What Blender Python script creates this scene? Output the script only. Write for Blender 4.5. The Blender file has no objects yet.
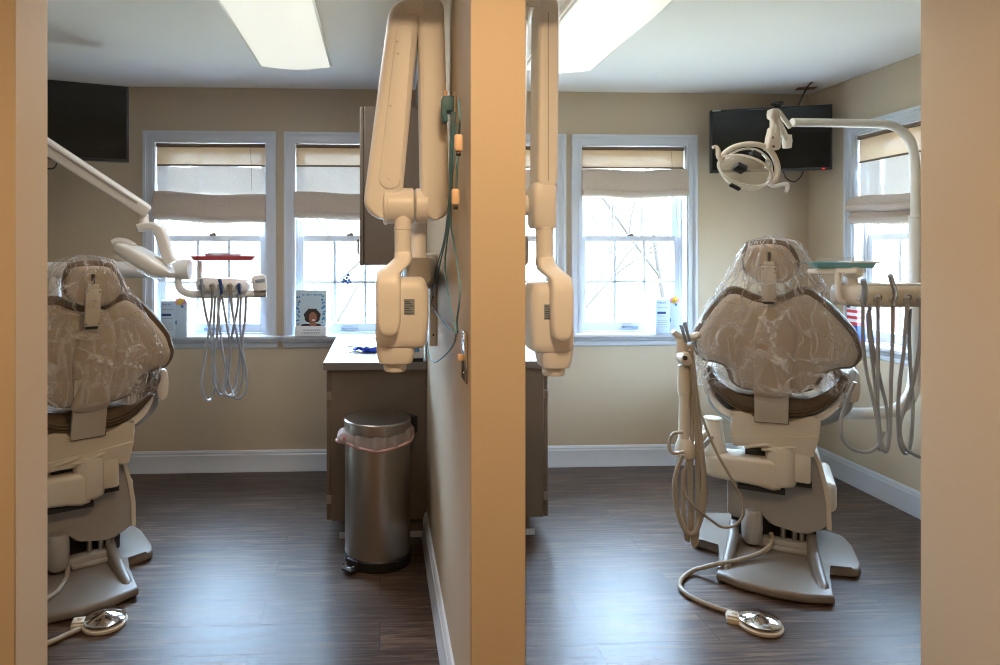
import bpy, bmesh, math, random
from mathutils import Vector, Matrix, noise
random.seed(7)
S = bpy.context.scene
COL = S.collection
PI = math.pi
V = Vector

# ------------------------------------------------------------------ camera
TH = math.radians(2.7); F = 660.0; CX, CY = 411.0, 252.0; CAMZ = 1.395
cam = bpy.data.cameras.new('camera'); camo = bpy.data.objects.new('camera', cam); COL.objects.link(camo)
camo.location = (0, 0, CAMZ); camo.rotation_euler = (PI/2, 0, -TH)
cam.sensor_fit = 'HORIZONTAL'; cam.sensor_width = 36; cam.lens = 36*F/1000
cam.shift_x = (500-CX)/1000; cam.shift_y = -(332.5-CY)/1000
cam.clip_start = 0.05; cam.clip_end = 200
S.camera = camo

def ray(px, py):
    u = (px-CX)/F; v = (CY-py)/F
    return V((u*math.cos(TH)+math.sin(TH), -u*math.sin(TH)+math.cos(TH), v))
def wy(px, py, Y):
    d = ray(px, py); return V((0, 0, CAMZ)) + d*(Y/d.y)
def wx(px, py, X):
    d = ray(px, py); return V((0, 0, CAMZ)) + d*(X/d.x)
def wz(px, py, Z):
    d = ray(px, py); return V((0, 0, CAMZ)) + d*((Z-CAMZ)/d.z)

# ------------------------------------------------------------------ materials
def lin(c):
    if isinstance(c, str):
        c = [int(c[i:i+2], 16) for i in (0, 2, 4)]
    r = []
    for x in c[:3]:
        x = x/255
        r.append(x/12.92 if x <= .04045 else ((x+.055)/1.055)**2.4)
    return (*r, 1)
def new_mat(name):
    m = bpy.data.materials.new(name); m.use_nodes = True
    nt = m.node_tree; b = nt.nodes['Principled BSDF']
    return m, nt, b
def N(nt, t, **kw):
    n = nt.nodes.new(t)
    for k, v in kw.items():
        setattr(n, k, v)
    return n
def mat(name, col, rough=.5, metal=0, spec=.5, bump=0, bscale=200, var=0, vscale=6, coat=0, trans=0, emit=None, estr=0, sub=0, stretch=None):
    m, nt, b = new_mat(name); L = nt.links.new
    c = lin(col)
    b.inputs['Base Color'].default_value = c
    b.inputs['Roughness'].default_value = rough
    b.inputs['Metallic'].default_value = metal
    b.inputs['Specular IOR Level'].default_value = spec
    b.inputs['Coat Weight'].default_value = coat
    b.inputs['Transmission Weight'].default_value = trans
    if emit:
        b.inputs['Emission Color'].default_value = lin(emit); b.inputs['Emission Strength'].default_value = estr
    if var or bump:
        tc = N(nt, 'ShaderNodeTexCoord')
        src = tc.outputs['Object']
        if stretch:
            mp = N(nt, 'ShaderNodeMapping'); mp.inputs['Scale'].default_value = stretch
            L(src, mp.inputs['Vector']); src = mp.outputs['Vector']
    if var:
        n = N(nt, 'ShaderNodeTexNoise'); n.inputs['Scale'].default_value = vscale; n.inputs['Detail'].default_value = 4
        L(src, n.inputs['Vector'])
        mx = N(nt, 'ShaderNodeMix', data_type='RGBA')
        mx.inputs[6].default_value = tuple(x*(1-var) for x in c[:3])+(1,)
        mx.inputs[7].default_value = tuple(min(1, x*(1+var)) for x in c[:3])+(1,)
        L(n.outputs['Fac'], mx.inputs[0]); L(mx.outputs[2], b.inputs['Base Color'])
    if bump:
        n2 = N(nt, 'ShaderNodeTexNoise'); n2.inputs['Scale'].default_value = bscale; n2.inputs['Detail'].default_value = 3
        L(src, n2.inputs['Vector'])
        bp = N(nt, 'ShaderNodeBump'); bp.inputs['Strength'].default_value = bump; bp.inputs['Distance'].default_value = .002
        L(n2.outputs['Fac'], bp.inputs['Height']); L(bp.outputs['Normal'], b.inputs['Normal'])
    return m

M = {}
M['wall'] = mat('wall_paint', 'C2B199', .6, bump=.25, bscale=350, var=.03, vscale=2, spec=.3)
M['ceil'] = mat('ceiling_paint', 'F0F0F1', .8, bump=.15, bscale=200, spec=.2)
M['trim'] = mat('trim_paint', 'CDD2DA', .35, var=.02)
M['cab'] = mat('cabinet_laminate', '75685B', .45, bump=.1, bscale=500, var=.05, vscale=30)
M['counter'] = mat('worktop_laminate', '827D78', .45, spec=.25, var=.22, vscale=260)
M['steel'] = mat('brushed_steel', 'B5AFA8', .3, metal=1, bump=.12, bscale=60, stretch=(60, 60, 1))
M['sinksteel'] = mat('sink_steel', 'C9CCD0', .25, metal=1)
M['chrome'] = mat('chrome', 'DCDDE0', .08, metal=1)
M['black'] = mat('black_plastic', '1B1B1C', .45)
M['dark'] = mat('dark_metal_and_shade', '2A2724', .6)  # also on solid boxes standing in for shaded gaps and recesses
M['screen'] = mat('screen_glass', '0C0C0E', .12, spec=.5)
M['tan'] = mat('equipment_plastic', 'CCC3B4', .38, var=.015)
M['xray'] = mat('xray_plastic', 'EEECEA', .4, var=.01)
M['white'] = mat('white_enamel', 'E4E3DF', .3)
M['grey'] = mat('grey_plastic', 'A09D99', .42, bump=.1, bscale=500)
M['base'] = mat('base_casting', '766D64', .4, bump=.12, bscale=400)
M['vinyl'] = mat('brown_vinyl', '66543F', .45, bump=.25, bscale=300, var=.06)
M['shell'] = mat('backrest_shell', 'B8AA97', .45, bump=.15, bscale=500)
M['hose'] = mat('grey_hose', '8E9094', .4)
M['those'] = mat('tan_hose', '9B9080', .45)
M['cable'] = mat('teal_cable', '5F90A0', .5)
M['peach'] = mat('plug_plastic', 'E0BE9C', .45)
M['teal'] = mat('teal_tray', '79B4C2', .35)
M['red'] = mat('red_tray', 'E0606A', .35)
M['glove'] = mat('blue_nitrile', '1F4BD0', .4, bump=.3, bscale=60)
M['paper'] = mat('white_paper', 'E9ECEF', .5)
M['pale'] = mat('pale_blue_card', 'C3D4E6', .5)
M['aqua'] = mat('pale_aqua_print', 'B9CBD2', .4)
M['blue'] = mat('blue_print', '3E86B8', .5)
M['navy'] = mat('navy_print', '1F3F7A', .5)
M['greyink'] = mat('grey_ink', '8C97A5', .5)
M['redink'] = mat('red_print', 'CC3A3F', .5)
M['hair'] = mat('hair_print', '2A1B15', .5)
M['skin'] = mat('skin_print', '9A6244', .5)
M['yellow'] = mat('yellow_plush', 'F0D24A', .6)
M['pink'] = mat('pink_plush', 'E79BB0', .6)
M['chromey'] = M['chrome']
M['led'] = mat('red_led', 'A01010', .4, emit='FF2010', estr=2)
M['bark'] = mat('tree_bark', '261F18', .9, var=.2, vscale=20)
M['leaf'] = mat('tree_leaf', '3A3820', .8, var=.25)
M['shrubleaf'] = mat('shrub_leaf', '2E3A1C', .8, var=.25)
M['lawn'] = mat('pale_lawn', '9A8C70', .9, var=.2, vscale=3)
M['hill'] = mat('leaf_litter', '40362A', .95, var=.6, vscale=1.6)
M['brick'] = mat('pink_brick', '8A4A46', .9, var=.15, vscale=15)

# floor: vinyl planks along x
def floor_mat():
    m, nt, b = new_mat('floor_planks'); L = nt.links.new
    tc = N(nt, 'ShaderNodeTexCoord')
    br = N(nt, 'ShaderNodeTexBrick'); br.offset = .37; br.offset_frequency = 2
    br.inputs['Scale'].default_value = 1; br.inputs['Brick Width'].default_value = 1.22; br.inputs['Row Height'].default_value = .178
    br.inputs['Mortar Size'].default_value = .003; br.inputs['Mortar Smooth'].default_value = .2; br.inputs['Bias'].default_value = 0
    br.inputs['Color1'].default_value = (.32, .32, .32, 1); br.inputs['Color2'].default_value = (.68, .68, .68, 1)
    br.inputs['Mortar'].default_value = (0, 0, 0, 1)
    L(tc.outputs['Object'], br.inputs['Vector'])
    mp = N(nt, 'ShaderNodeMapping'); mp.inputs['Scale'].default_value = (1.6, 26, 1)
    L(tc.outputs['Object'], mp.inputs['Vector'])
    ad = N(nt, 'ShaderNodeVectorMath', operation='MULTIPLY_ADD')
    ad.inputs[1].default_value = (3, 9, 5)
    L(br.outputs['Color'], ad.inputs[0]); L(mp.outputs['Vector'], ad.inputs[2])
    n1 = N(nt, 'ShaderNodeTexNoise'); n1.inputs['Scale'].default_value = 2.2; n1.inputs['Detail'].default_value = 8; n1.inputs['Roughness'].default_value = .68; n1.inputs['Distortion'].default_value = .6
    L(ad.outputs[0], n1.inputs['Vector'])
    n2 = N(nt, 'ShaderNodeTexNoise'); n2.inputs['Scale'].default_value = 1.3; n2.inputs['Detail'].default_value = 3
    L(tc.outputs['Object'], n2.inputs['Vector'])
    cr = N(nt, 'ShaderNodeValToRGB')
    cr.color_ramp.elements[0].position = .39; cr.color_ramp.elements[0].color = lin('2A1D17')
    cr.color_ramp.elements[1].position = .64; cr.color_ramp.elements[1].color = lin('7A6656')
    e = cr.color_ramp.elements.new(.5); e.color = lin('4B3A30')
    mxn = N(nt, 'ShaderNodeMix', data_type='FLOAT'); mxn.inputs[0].default_value = .18
    L(n1.outputs['Fac'], mxn.inputs[2]); L(n2.outputs['Fac'], mxn.inputs[3])
    L(mxn.outputs[0], cr.inputs['Fac'])
    hs = N(nt, 'ShaderNodeMix', data_type='RGBA', blend_type='MULTIPLY'); hs.inputs[0].default_value = .75
    sc = N(nt, 'ShaderNodeMix', data_type='RGBA'); sc.inputs[6].default_value = (.35, .35, .35, 1); sc.inputs[7].default_value = (1.35, 1.3, 1.25, 1)
    L(br.outputs['Color'], sc.inputs[0])
    L(cr.outputs['Color'], hs.inputs[6]); L(sc.outputs[2], hs.inputs[7])
    L(hs.outputs[2], b.inputs['Base Color'])
    rr = N(nt, 'ShaderNodeMapRange'); rr.inputs[3].default_value = .3; rr.inputs[4].default_value = .5
    L(n1.outputs['Fac'], rr.inputs[0]); L(rr.outputs[0], b.inputs['Roughness'])
    bp = N(nt, 'ShaderNodeBump'); bp.inputs['Strength'].default_value = .25; bp.inputs['Distance'].default_value = .002
    mh = N(nt, 'ShaderNodeMath', operation='MULTIPLY_ADD'); mh.inputs[1].default_value = -1.5
    L(br.outputs['Fac'], mh.inputs[0]); L(n1.outputs['Fac'], mh.inputs[2])
    L(mh.outputs[0], bp.inputs['Height']); L(bp.outputs['Normal'], b.inputs['Normal'])
    b.inputs['Specular IOR Level'].default_value = .5
    return m
M['floor'] = floor_mat()

def glass_mat():
    m, nt, b = new_mat('window_glass'); L = nt.links.new
    out = nt.nodes['Material Output']; nt.nodes.remove(b)
    t = N(nt, 'ShaderNodeBsdfTransparent'); t.inputs[0].default_value = (.96, .98, .98, 1)
    g = N(nt, 'ShaderNodeBsdfGlossy'); g.inputs['Roughness'].default_value = .02
    lw = N(nt, 'ShaderNodeLayerWeight'); lw.inputs[0].default_value = .5
    pw = N(nt, 'ShaderNodeMath', operation='POWER'); pw.inputs[1].default_value = 4; L(lw.outputs['Facing'], pw.inputs[0])
    fr = N(nt, 'ShaderNodeMath', operation='MULTIPLY_ADD'); fr.inputs[1].default_value = .5; fr.inputs[2].default_value = .03; L(pw.outputs[0], fr.inputs[0])
    mx = N(nt, 'ShaderNodeMixShader'); L(fr.outputs[0], mx.inputs[0]); L(t.outputs[0], mx.inputs[1]); L(g.outputs[0], mx.inputs[2])
    L(mx.outputs[0], out.inputs[0]); return m
M['glass'] = glass_mat()

def fabric_mat(name, col, transp, transl):
    m, nt, b = new_mat(name); L = nt.links.new
    out = nt.nodes['Material Output']; nt.nodes.remove(b)
    tc = N(nt, 'ShaderNodeTexCoord')
    mp = N(nt, 'ShaderNodeMapping'); mp.inputs['Scale'].default_value = (1, 1, 9); L(tc.outputs['Object'], mp.inputs['Vector'])
    n = N(nt, 'ShaderNodeTexNoise'); n.inputs['Scale'].default_value = 60; n.inputs['Detail'].default_value = 5; L(mp.outputs[0], n.inputs['Vector'])
    c = lin(col); mx = N(nt, 'ShaderNodeMix', data_type='RGBA')
    mx.inputs[6].default_value = tuple(x*.72 for x in c[:3])+(1,); mx.inputs[7].default_value = tuple(min(1, x*1.2) for x in c[:3])+(1,)
    L(n.outputs['Fac'], mx.inputs[0])
    d = N(nt, 'ShaderNodeBsdfDiffuse'); L(mx.outputs[2], d.inputs[0])
    t = N(nt, 'ShaderNodeBsdfTranslucent'); L(mx.outputs[2], t.inputs[0])
    p = N(nt, 'ShaderNodeBsdfTransparent'); p.inputs[0].default_value = (1, .95, .88, 1)
    a = N(nt, 'ShaderNodeMixShader'); a.inputs[0].default_value = transl; L(d.outputs[0], a.inputs[1]); L(t.outputs[0], a.inputs[2])
    q = N(nt, 'ShaderNodeMixShader'); q.inputs[0].default_value = transp; L(a.outputs[0], q.inputs[1]); L(p.outputs[0], q.inputs[2])
    L(q.outputs[0], out.inputs[0]); return m
M['sheer'] = fabric_mat('sheer_linen', 'E2DAD2', .075, .018)
M['linen'] = fabric_mat('linen_double', 'D2B594', .004, .07)
M['fold'] = fabric_mat('linen_folds', 'C6B6A8', 0, .014)
M['liner'] = fabric_mat('bin_liner_film', 'EADCD9', .22, .35)
M['dowel'] = mat('shade_dowel', '6E5A48', .7)

def film_mat():
    m, nt, b = new_mat('clear_film'); L = nt.links.new
    out = nt.nodes['Material Output']
    b.inputs['Base Color'].default_value = (.86, .87, .88, 1); b.inputs['Roughness'].default_value = .16
    b.inputs['Specular IOR Level'].default_value = 1.0
    uv = N(nt, 'ShaderNodeUVMap')
    def crease_glint(sx, sy, rot, lo, hi, dist):  # whitens crease lines, painting glints along the folds
        mp = N(nt, 'ShaderNodeMapping'); mp.inputs['Scale'].default_value = (sx, sy, 1); mp.inputs['Rotation'].default_value = (0, 0, rot)
        L(uv.outputs[0], mp.inputs[0])
        n = N(nt, 'ShaderNodeTexNoise'); n.inputs['Scale'].default_value = 1; n.inputs['Detail'].default_value = 3; n.inputs['Distortion'].default_value = dist
        L(mp.outputs[0], n.inputs['Vector'])
        s_ = N(nt, 'ShaderNodeMath', operation='SUBTRACT'); s_.inputs[1].default_value = .5; L(n.outputs['Fac'], s_.inputs[0])
        a_ = N(nt, 'ShaderNodeMath', operation='ABSOLUTE'); L(s_.outputs[0], a_.inputs[0])
        r = N(nt, 'ShaderNodeMapRange'); r.interpolation_type = 'SMOOTHSTEP'
        r.inputs[1].default_value = lo; r.inputs[2].default_value = hi; r.inputs[3].default_value = 1; r.inputs[4].default_value = 0
        L(a_.outputs[0], r.inputs[0]); return r.outputs[0], n.outputs['Fac']
    s1, h1 = crease_glint(30, 2.0, .0, .0, .05, .5)
    s2, h2 = crease_glint(13, 6, .9, .0, .022, .7)
    s3, h3 = crease_glint(10, 3, -.5, .0, .028, .6)
    def madd(a_, k, c):
        x = N(nt, 'ShaderNodeMath', operation='MULTIPLY_ADD'); x.inputs[1].default_value = k; L(a_, x.inputs[0])
        if isinstance(c, float): x.inputs[2].default_value = c
        else: L(c, x.inputs[2])
        return x.outputs[0]
    lw = N(nt, 'ShaderNodeLayerWeight'); lw.inputs[0].default_value = .35
    f = madd(s1, .20, .04); f = madd(s2, .32, f); f = madd(s3, .36, f); f = madd(lw.outputs['Facing'], .12, f)
    h = madd(h1, 1.0, h2); h = madd(h3, .8, h)
    bp = N(nt, 'ShaderNodeBump'); bp.inputs['Strength'].default_value = 1.0; bp.inputs['Distance'].default_value = .012
    L(h, bp.inputs['Height']); L(bp.outputs[0], b.inputs['Normal'])
    t = N(nt, 'ShaderNodeBsdfTransparent'); t.inputs[0].default_value = (.98, .98, .99, 1)
    mx = N(nt, 'ShaderNodeMixShader'); L(f, mx.inputs[0]); L(t.outputs[0], mx.inputs[1]); L(b.outputs[0], mx.inputs[2])
    L(mx.outputs[0], out.inputs[0]); return m
M['film'] = film_mat()

def clear_mat(name, col, fac):
    m, nt, b = new_mat(name); L = nt.links.new
    out = nt.nodes['Material Output']
    b.inputs['Base Color'].default_value = lin(col); b.inputs['Roughness'].default_value = .15
    t = N(nt, 'ShaderNodeBsdfTransparent')
    mx = N(nt, 'ShaderNodeMixShader'); mx.inputs[0].default_value = fac
    L(t.outputs[0], mx.inputs[1]); L(b.outputs[0], mx.inputs[2]); L(mx.outputs[0], out.inputs[0]); return m
M['lens'] = clear_mat('lamp_lens', 'EFE8D2', .26)
M['lamp'] = mat('fixture_lens', 'F3F1E8', .4, emit='FFFBF2', estr=.22)

# ------------------------------------------------------------------ mesh helpers
def catmull(pts, n=8, closed=False):
    P = [V(p) for p in pts]; out = []
    m = len(P)
    rng = range(m) if closed else range(m-1)
    for i in rng:
        if closed:
            p0, p1, p2, p3 = P[(i-1) % m], P[i], P[(i+1) % m], P[(i+2) % m]
        else:
            p1, p2 = P[i], P[i+1]
            p0 = P[i-1] if i > 0 else p1*2-p2
            p3 = P[i+2] if i+2 < m else p2*2-p1
        for k in range(n):
            t = k/n
            out.append(.5*((2*p1)+(p2-p0)*t+(2*p0-5*p1+4*p2-p3)*t*t+(3*p1-p0-3*p2+p3)*t**3))
    if not closed:
        out.append(P[-1])
    return out

class MB:
    def __init__(s):
        s.bm = bmesh.new(); s.mi = 0
    def _face(s, vs):
        try:
            f = s.bm.faces.new(vs); f.material_index = s.mi; f.smooth = True; return f
        except ValueError:
            return None
    def box(s, x0, x1, y0, y1, z0, z1, bev=0, seg=2, mtx=None):
        vs = [s.bm.verts.new((x, y, z)) for x in (x0, x1) for y in (y0, y1) for z in (z0, z1)]
        fs = []
        for q in ((0, 1, 3, 2), (4, 6, 7, 5), (0, 4, 5, 1), (2, 3, 7, 6), (0, 2, 6, 4), (1, 5, 7, 3)):
            fs.append(s._face([vs[i] for i in q]))
        s._bev(fs, bev, seg, mtx, vs)
        return s
    def _bev(s, fs, bev, seg, mtx, vs):
        if bev:
            es = list({e for f in fs if f for e in f.edges})
            r = bmesh.ops.bevel(s.bm, geom=es, offset=bev, segments=seg, profile=.5, affect='EDGES', clamp_overlap=True)
            for f in r['faces']:
                f.smooth = True; f.material_index = s.mi
            vs = list({v for f in r['faces'] for v in f.verts} | {v for v in vs if v.is_valid})
        if mtx is not None:
            bmesh.ops.transform(s.bm, matrix=mtx, verts=[v for v in vs if v.is_valid])
    def obox(s, c, ax, ay, az, hx, hy, hz, bev=0, seg=2):
        ax, ay, az = V(ax).normalized(), V(ay).normalized(), V(az).normalized()
        m = Matrix((ax, ay, az)).transposed().to_4x4(); m.translation = V(c)
        return s.box(-hx, hx, -hy, hy, -hz, hz, bev, seg, m)
    def loft(s, rings, cap=True, closed=True):
        R = [[s.bm.verts.new(p) for p in r] for r in rings]
        n = len(R[0])
        for a, b in zip(R, R[1:]):
            for i in range(n if closed else n-1):
                j = (i+1) % n
                s._face([a[i], a[j], b[j], b[i]])
        if cap:
            s._face(list(reversed(R[0]))); s._face(R[-1])
        return s
    def tube(s, pts, r, n=10, sub=8, smooth=True, cap=True, flat=None):
        P = catmull(pts, sub) if smooth and len(pts) > 2 else [V(p) for p in pts]
        if not callable(r):
            r0 = r; r = lambda t: r0
        rings = []
        T = (P[1]-P[0]).normalized()
        up = V((0, 0, 1)) if abs(T.z) < .9 else V((1, 0, 0))
        U = T.cross(up).normalized()
        for i, p in enumerate(P):
            T = (P[min(i+1, len(P)-1)]-P[max(i-1, 0)])
            T = T.normalized() if T.length > 1e-9 else V((0, 0, 1))
            U = (U-T*U.dot(T)); U = U.normalized() if U.length > 1e-6 else T.orthogonal().normalized()
            W = T.cross(U)
            rr = r(i/(len(P)-1))
            rings.append([p+U*math.cos(2*PI*k/n)*rr+W*math.sin(2*PI*k/n)*rr*(flat or 1) for k in range(n)])
        return s.loft(rings, cap)
    def lathe(s, prof, c=(0, 0, 0), axis=(0, 0, 1), n=32, cap=True, sx=1, sy=1):
        A = V(axis).normalized(); U = A.orthogonal().normalized(); W = A.cross(U); c = V(c)
        if abs(A.z) > .99:
            U, W = V((1, 0, 0)), V((0, 1, 0))*(1 if A.z > 0 else -1)
        rings = [[c+A*h+U*math.cos(2*PI*k/n)*max(r, 1e-4)*sx+W*math.sin(2*PI*k/n)*max(r, 1e-4)*sy for k in range(n)] for r, h in prof]
        return s.loft(rings, cap)
    def prism(s, outline, f0, f1, bev=0, seg=2):
        """outline list of 2D; f0,f1 map (a,b)->3D for two faces"""
        a = [s.bm.verts.new(f0(*p)) for p in outline]; b = [s.bm.verts.new(f1(*p)) for p in outline]
        fs = [s._face(a), s._face(list(reversed(b)))]
        n = len(a)
        for i in range(n):
            fs.append(s._face([a[i], b[i], b[(i+1) % n], a[(i+1) % n]]))
        if bev:
            es = [e for f in fs[:2] if f for e in f.edges]
            r = bmesh.ops.bevel(s.bm, geom=es, offset=bev, segments=seg, profile=.5, affect='EDGES', clamp_overlap=True)
            for f in r['faces']:
                f.smooth = True; f.material_index = s.mi
        return s
    def pad(s, outline, f, prof):
        """outline 2D closed, f(a,b,d)->3D, prof list of (scale, depth) from one pole to the other"""
        n = len(outline); ca = sum(p[0] for p in outline)/n; cb = sum(p[1] for p in outline)/n
        rings = [[f(ca+(p[0]-ca)*k, cb+(p[1]-cb)*k, d) for p in outline] for k, d in prof]
        return s.loft(rings, True)
    def ball(s, c, rx, ry=None, rz=None, n=16):
        ry = ry or rx; rz = rz or rx; m = n//2
        rings = [[V(c)+V((rx*math.sin(PI*i/m)*math.cos(2*PI*k/n), ry*math.sin(PI*i/m)*math.sin(2*PI*k/n), rz*math.cos(PI*i/m))) for k in range(n)] for i in range(1, m)]
        return s.loft(rings, True)
    def xf(s, m):
        bmesh.ops.transform(s.bm, matrix=m, verts=s.bm.verts); return s
    def build(s, name, m, parent=None, sharp=38, loc=None):
        bm = s.bm
        bmesh.ops.recalc_face_normals(bm, faces=bm.faces)
        lim = math.radians(sharp)
        for e in bm.edges:
            e.smooth = not (len(e.link_faces) == 2 and e.calc_face_angle(0) > lim)
        me = bpy.data.meshes.new(name); bm.to_mesh(me); bm.free()
        o = bpy.data.objects.new(name, me); COL.objects.link(o)
        for mm in (m if isinstance(m, (list, tuple)) else [m]):
            me.materials.append(M[mm] if isinstance(mm, str) else mm)
        if parent:
            o.parent = parent
        return o

def inset(pts, d):
    n = len(pts); out = []
    area = sum(pts[i][0]*pts[(i+1) % n][1]-pts[(i+1) % n][0]*pts[i][1] for i in range(n))
    sg = 1 if area > 0 else -1
    for i in range(n):
        a, b = V(pts[(i-1) % n]), V(pts[(i+1) % n]); t = (b-a).normalized()
        out.append((pts[i][0]-t.y*d*sg, pts[i][1]+t.x*d*sg))
    return out

def tag(o, label=None, cat=None, group=None, kind=None):
    if label: o['label'] = label
    if cat: o['category'] = cat
    if group: o['group'] = group
    if kind: o['kind'] = kind
    return o
def empty(name, loc=(0, 0, 0), rz=0, **kw):
    o = bpy.data.objects.new(name, None); COL.objects.link(o)
    o.location = loc; o.rotation_euler = (0, 0, rz); o.empty_display_size = .05
    return tag(o, **kw)
def copy_tree(o, parent=None):
    c = o.copy(); COL.objects.link(c); c.parent = parent
    for ch in list(o.children):
        copy_tree(ch, c)
    return c
def text_mesh(name, txt, size, m, parent, mtx):
    cu = bpy.data.curves.new(name, 'FONT'); cu.body = txt; cu.size = size; cu.extrude = .0003
    tmp = bpy.data.objects.new(name, cu); COL.objects.link(tmp)
    me = bpy.data.meshes.new_from_object(tmp.evaluated_get(bpy.context.evaluated_depsgraph_get()))
    bpy.data.objects.remove(tmp)
    me.transform(mtx); o = bpy.data.objects.new(name, me); COL.objects.link(o)
    me.materials.clear(); me.materials.append(M[m]); o.parent = parent
    return o

# ------------------------------------------------------------------ the room
XL, XR, YB, H = -2.24, 2.84, 4.25, 2.44
PX0, PX1 = .228, .3675
YF0, YF1 = 1.65, 1.82
WT = .16
def struct(mb, name, m, **kw):
    return tag(mb.build(name, m), kind='structure')
struct(MB().box(XL-WT, XR+WT, YF1, YB+WT, -.06, 0).box(-3.4, 4.6, -1.4, YF1, -.06, 0), 'floor', 'floor')
struct(MB().box(XL-WT, XR+WT, YF1, YB+WT, H, H+.08).box(-3.4, 4.6, -1.4, YF1, H, H+.08), 'ceiling', 'ceil')
OW = .83; ZS, ZT = .865, 2.159; CW = .068
back_x = [-1.4895, -.609, .376, 1.2453]
HX = [(x+CW-.004, x+OW-CW+.004) for x in back_x]
HZ = (ZS-.02, ZT-CW+.004)
mb = MB()
xs = XL-WT
for a, b in HX:
    mb.box(xs, a, YB, YB+WT, 0, H); mb.box(a, b, YB, YB+WT, 0, HZ[0]); mb.box(a, b, YB, YB+WT, HZ[1], H); xs = b
mb.box(xs, XR+WT, YB, YB+WT, 0, H)
struct(mb, 'wall_back', 'wall')
W5 = 3.877
ya, yb = W5-OW+CW-.004, W5-CW+.004
mb = MB().box(XR, XR+WT, 1.2, ya, 0, H).box(XR, XR+WT, yb, YB, 0, H).box(XR, XR+WT, ya, yb, 0, HZ[0]).box(XR, XR+WT, ya, yb, HZ[1], H)
struct(mb, 'wall_right', 'wall')
struct(MB().box(XL-WT, XL, YF1-.3, YB, 0, H), 'wall_left', 'wall')
struct(MB().box(PX0, PX1, YF0, YB, 0, H, .002, 1), 'wall_middle', 'wall')
HD = 2.2
XJL = wy(48, CY, YF1).x; XJR = wy(920, CY, YF1).x
struct(MB().box(-3.4, XJL, YF0+.01, YF1, 0, H, .003, 1).box(XJL-.004, PX0, YF0+.01, YF1, HD, H), 'wall_front_left', 'wall')
struct(MB().box(XJR, 4.6, 1.55, YF1, 0, H, .003, 1).box(PX1, XJR+.004, YF0, YF1, HD, H), 'wall_front_right', 'wall')
struct(MB().box(-3.4, 4.6, -1.4, -1.3, 0, H), 'wall_hall', 'wall')
struct(MB().box(-3.4, -3.3, -1.3, YF0, 0, H), 'wall_hall_left', 'wall')
struct(MB().box(4.5, 4.6, -1.3, 1.55, 0, H), 'wall_hall_right', 'wall')

# baseboards: profile swept straight
BBP = [(0, 0), (.026, 0), (.026, .012), (.018, .03), (.018, .105), (.013, .112), (.013, .122), (.007, .132), (0, .134)]
def baseboard(name, p0, p1, nrm):
    p0, p1, nrm = V(p0), V(p1), V(nrm)
    mb = MB(); mb.loft([[p+nrm*a+V((0, 0, b)) for a, b in BBP] for p in (p0, p1)])
    return tag(mb.build(name, 'trim', sharp=25), kind='structure')
baseboard('baseboard_back_left', (XL, YB, 0), (-.2, YB, 0), (0, -1, 0))
baseboard('baseboard_back_right', (.83, YB, 0), (XR, YB, 0), (0, -1, 0))
baseboard('baseboard_right', (XR, YF1, 0), (XR, YB, 0), (-1, 0, 0))
baseboard('baseboard_left', (XL, YF1, 0), (XL, YB, 0), (1, 0, 0))
baseboard('baseboard_middle_left', (PX0, YF0, 0), (PX0, 3.26, 0), (-1, 0, 0))
baseboard('baseboard_middle_right', (PX1, YF0, 0), (PX1, 3.24, 0), (1, 0, 0))

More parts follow.
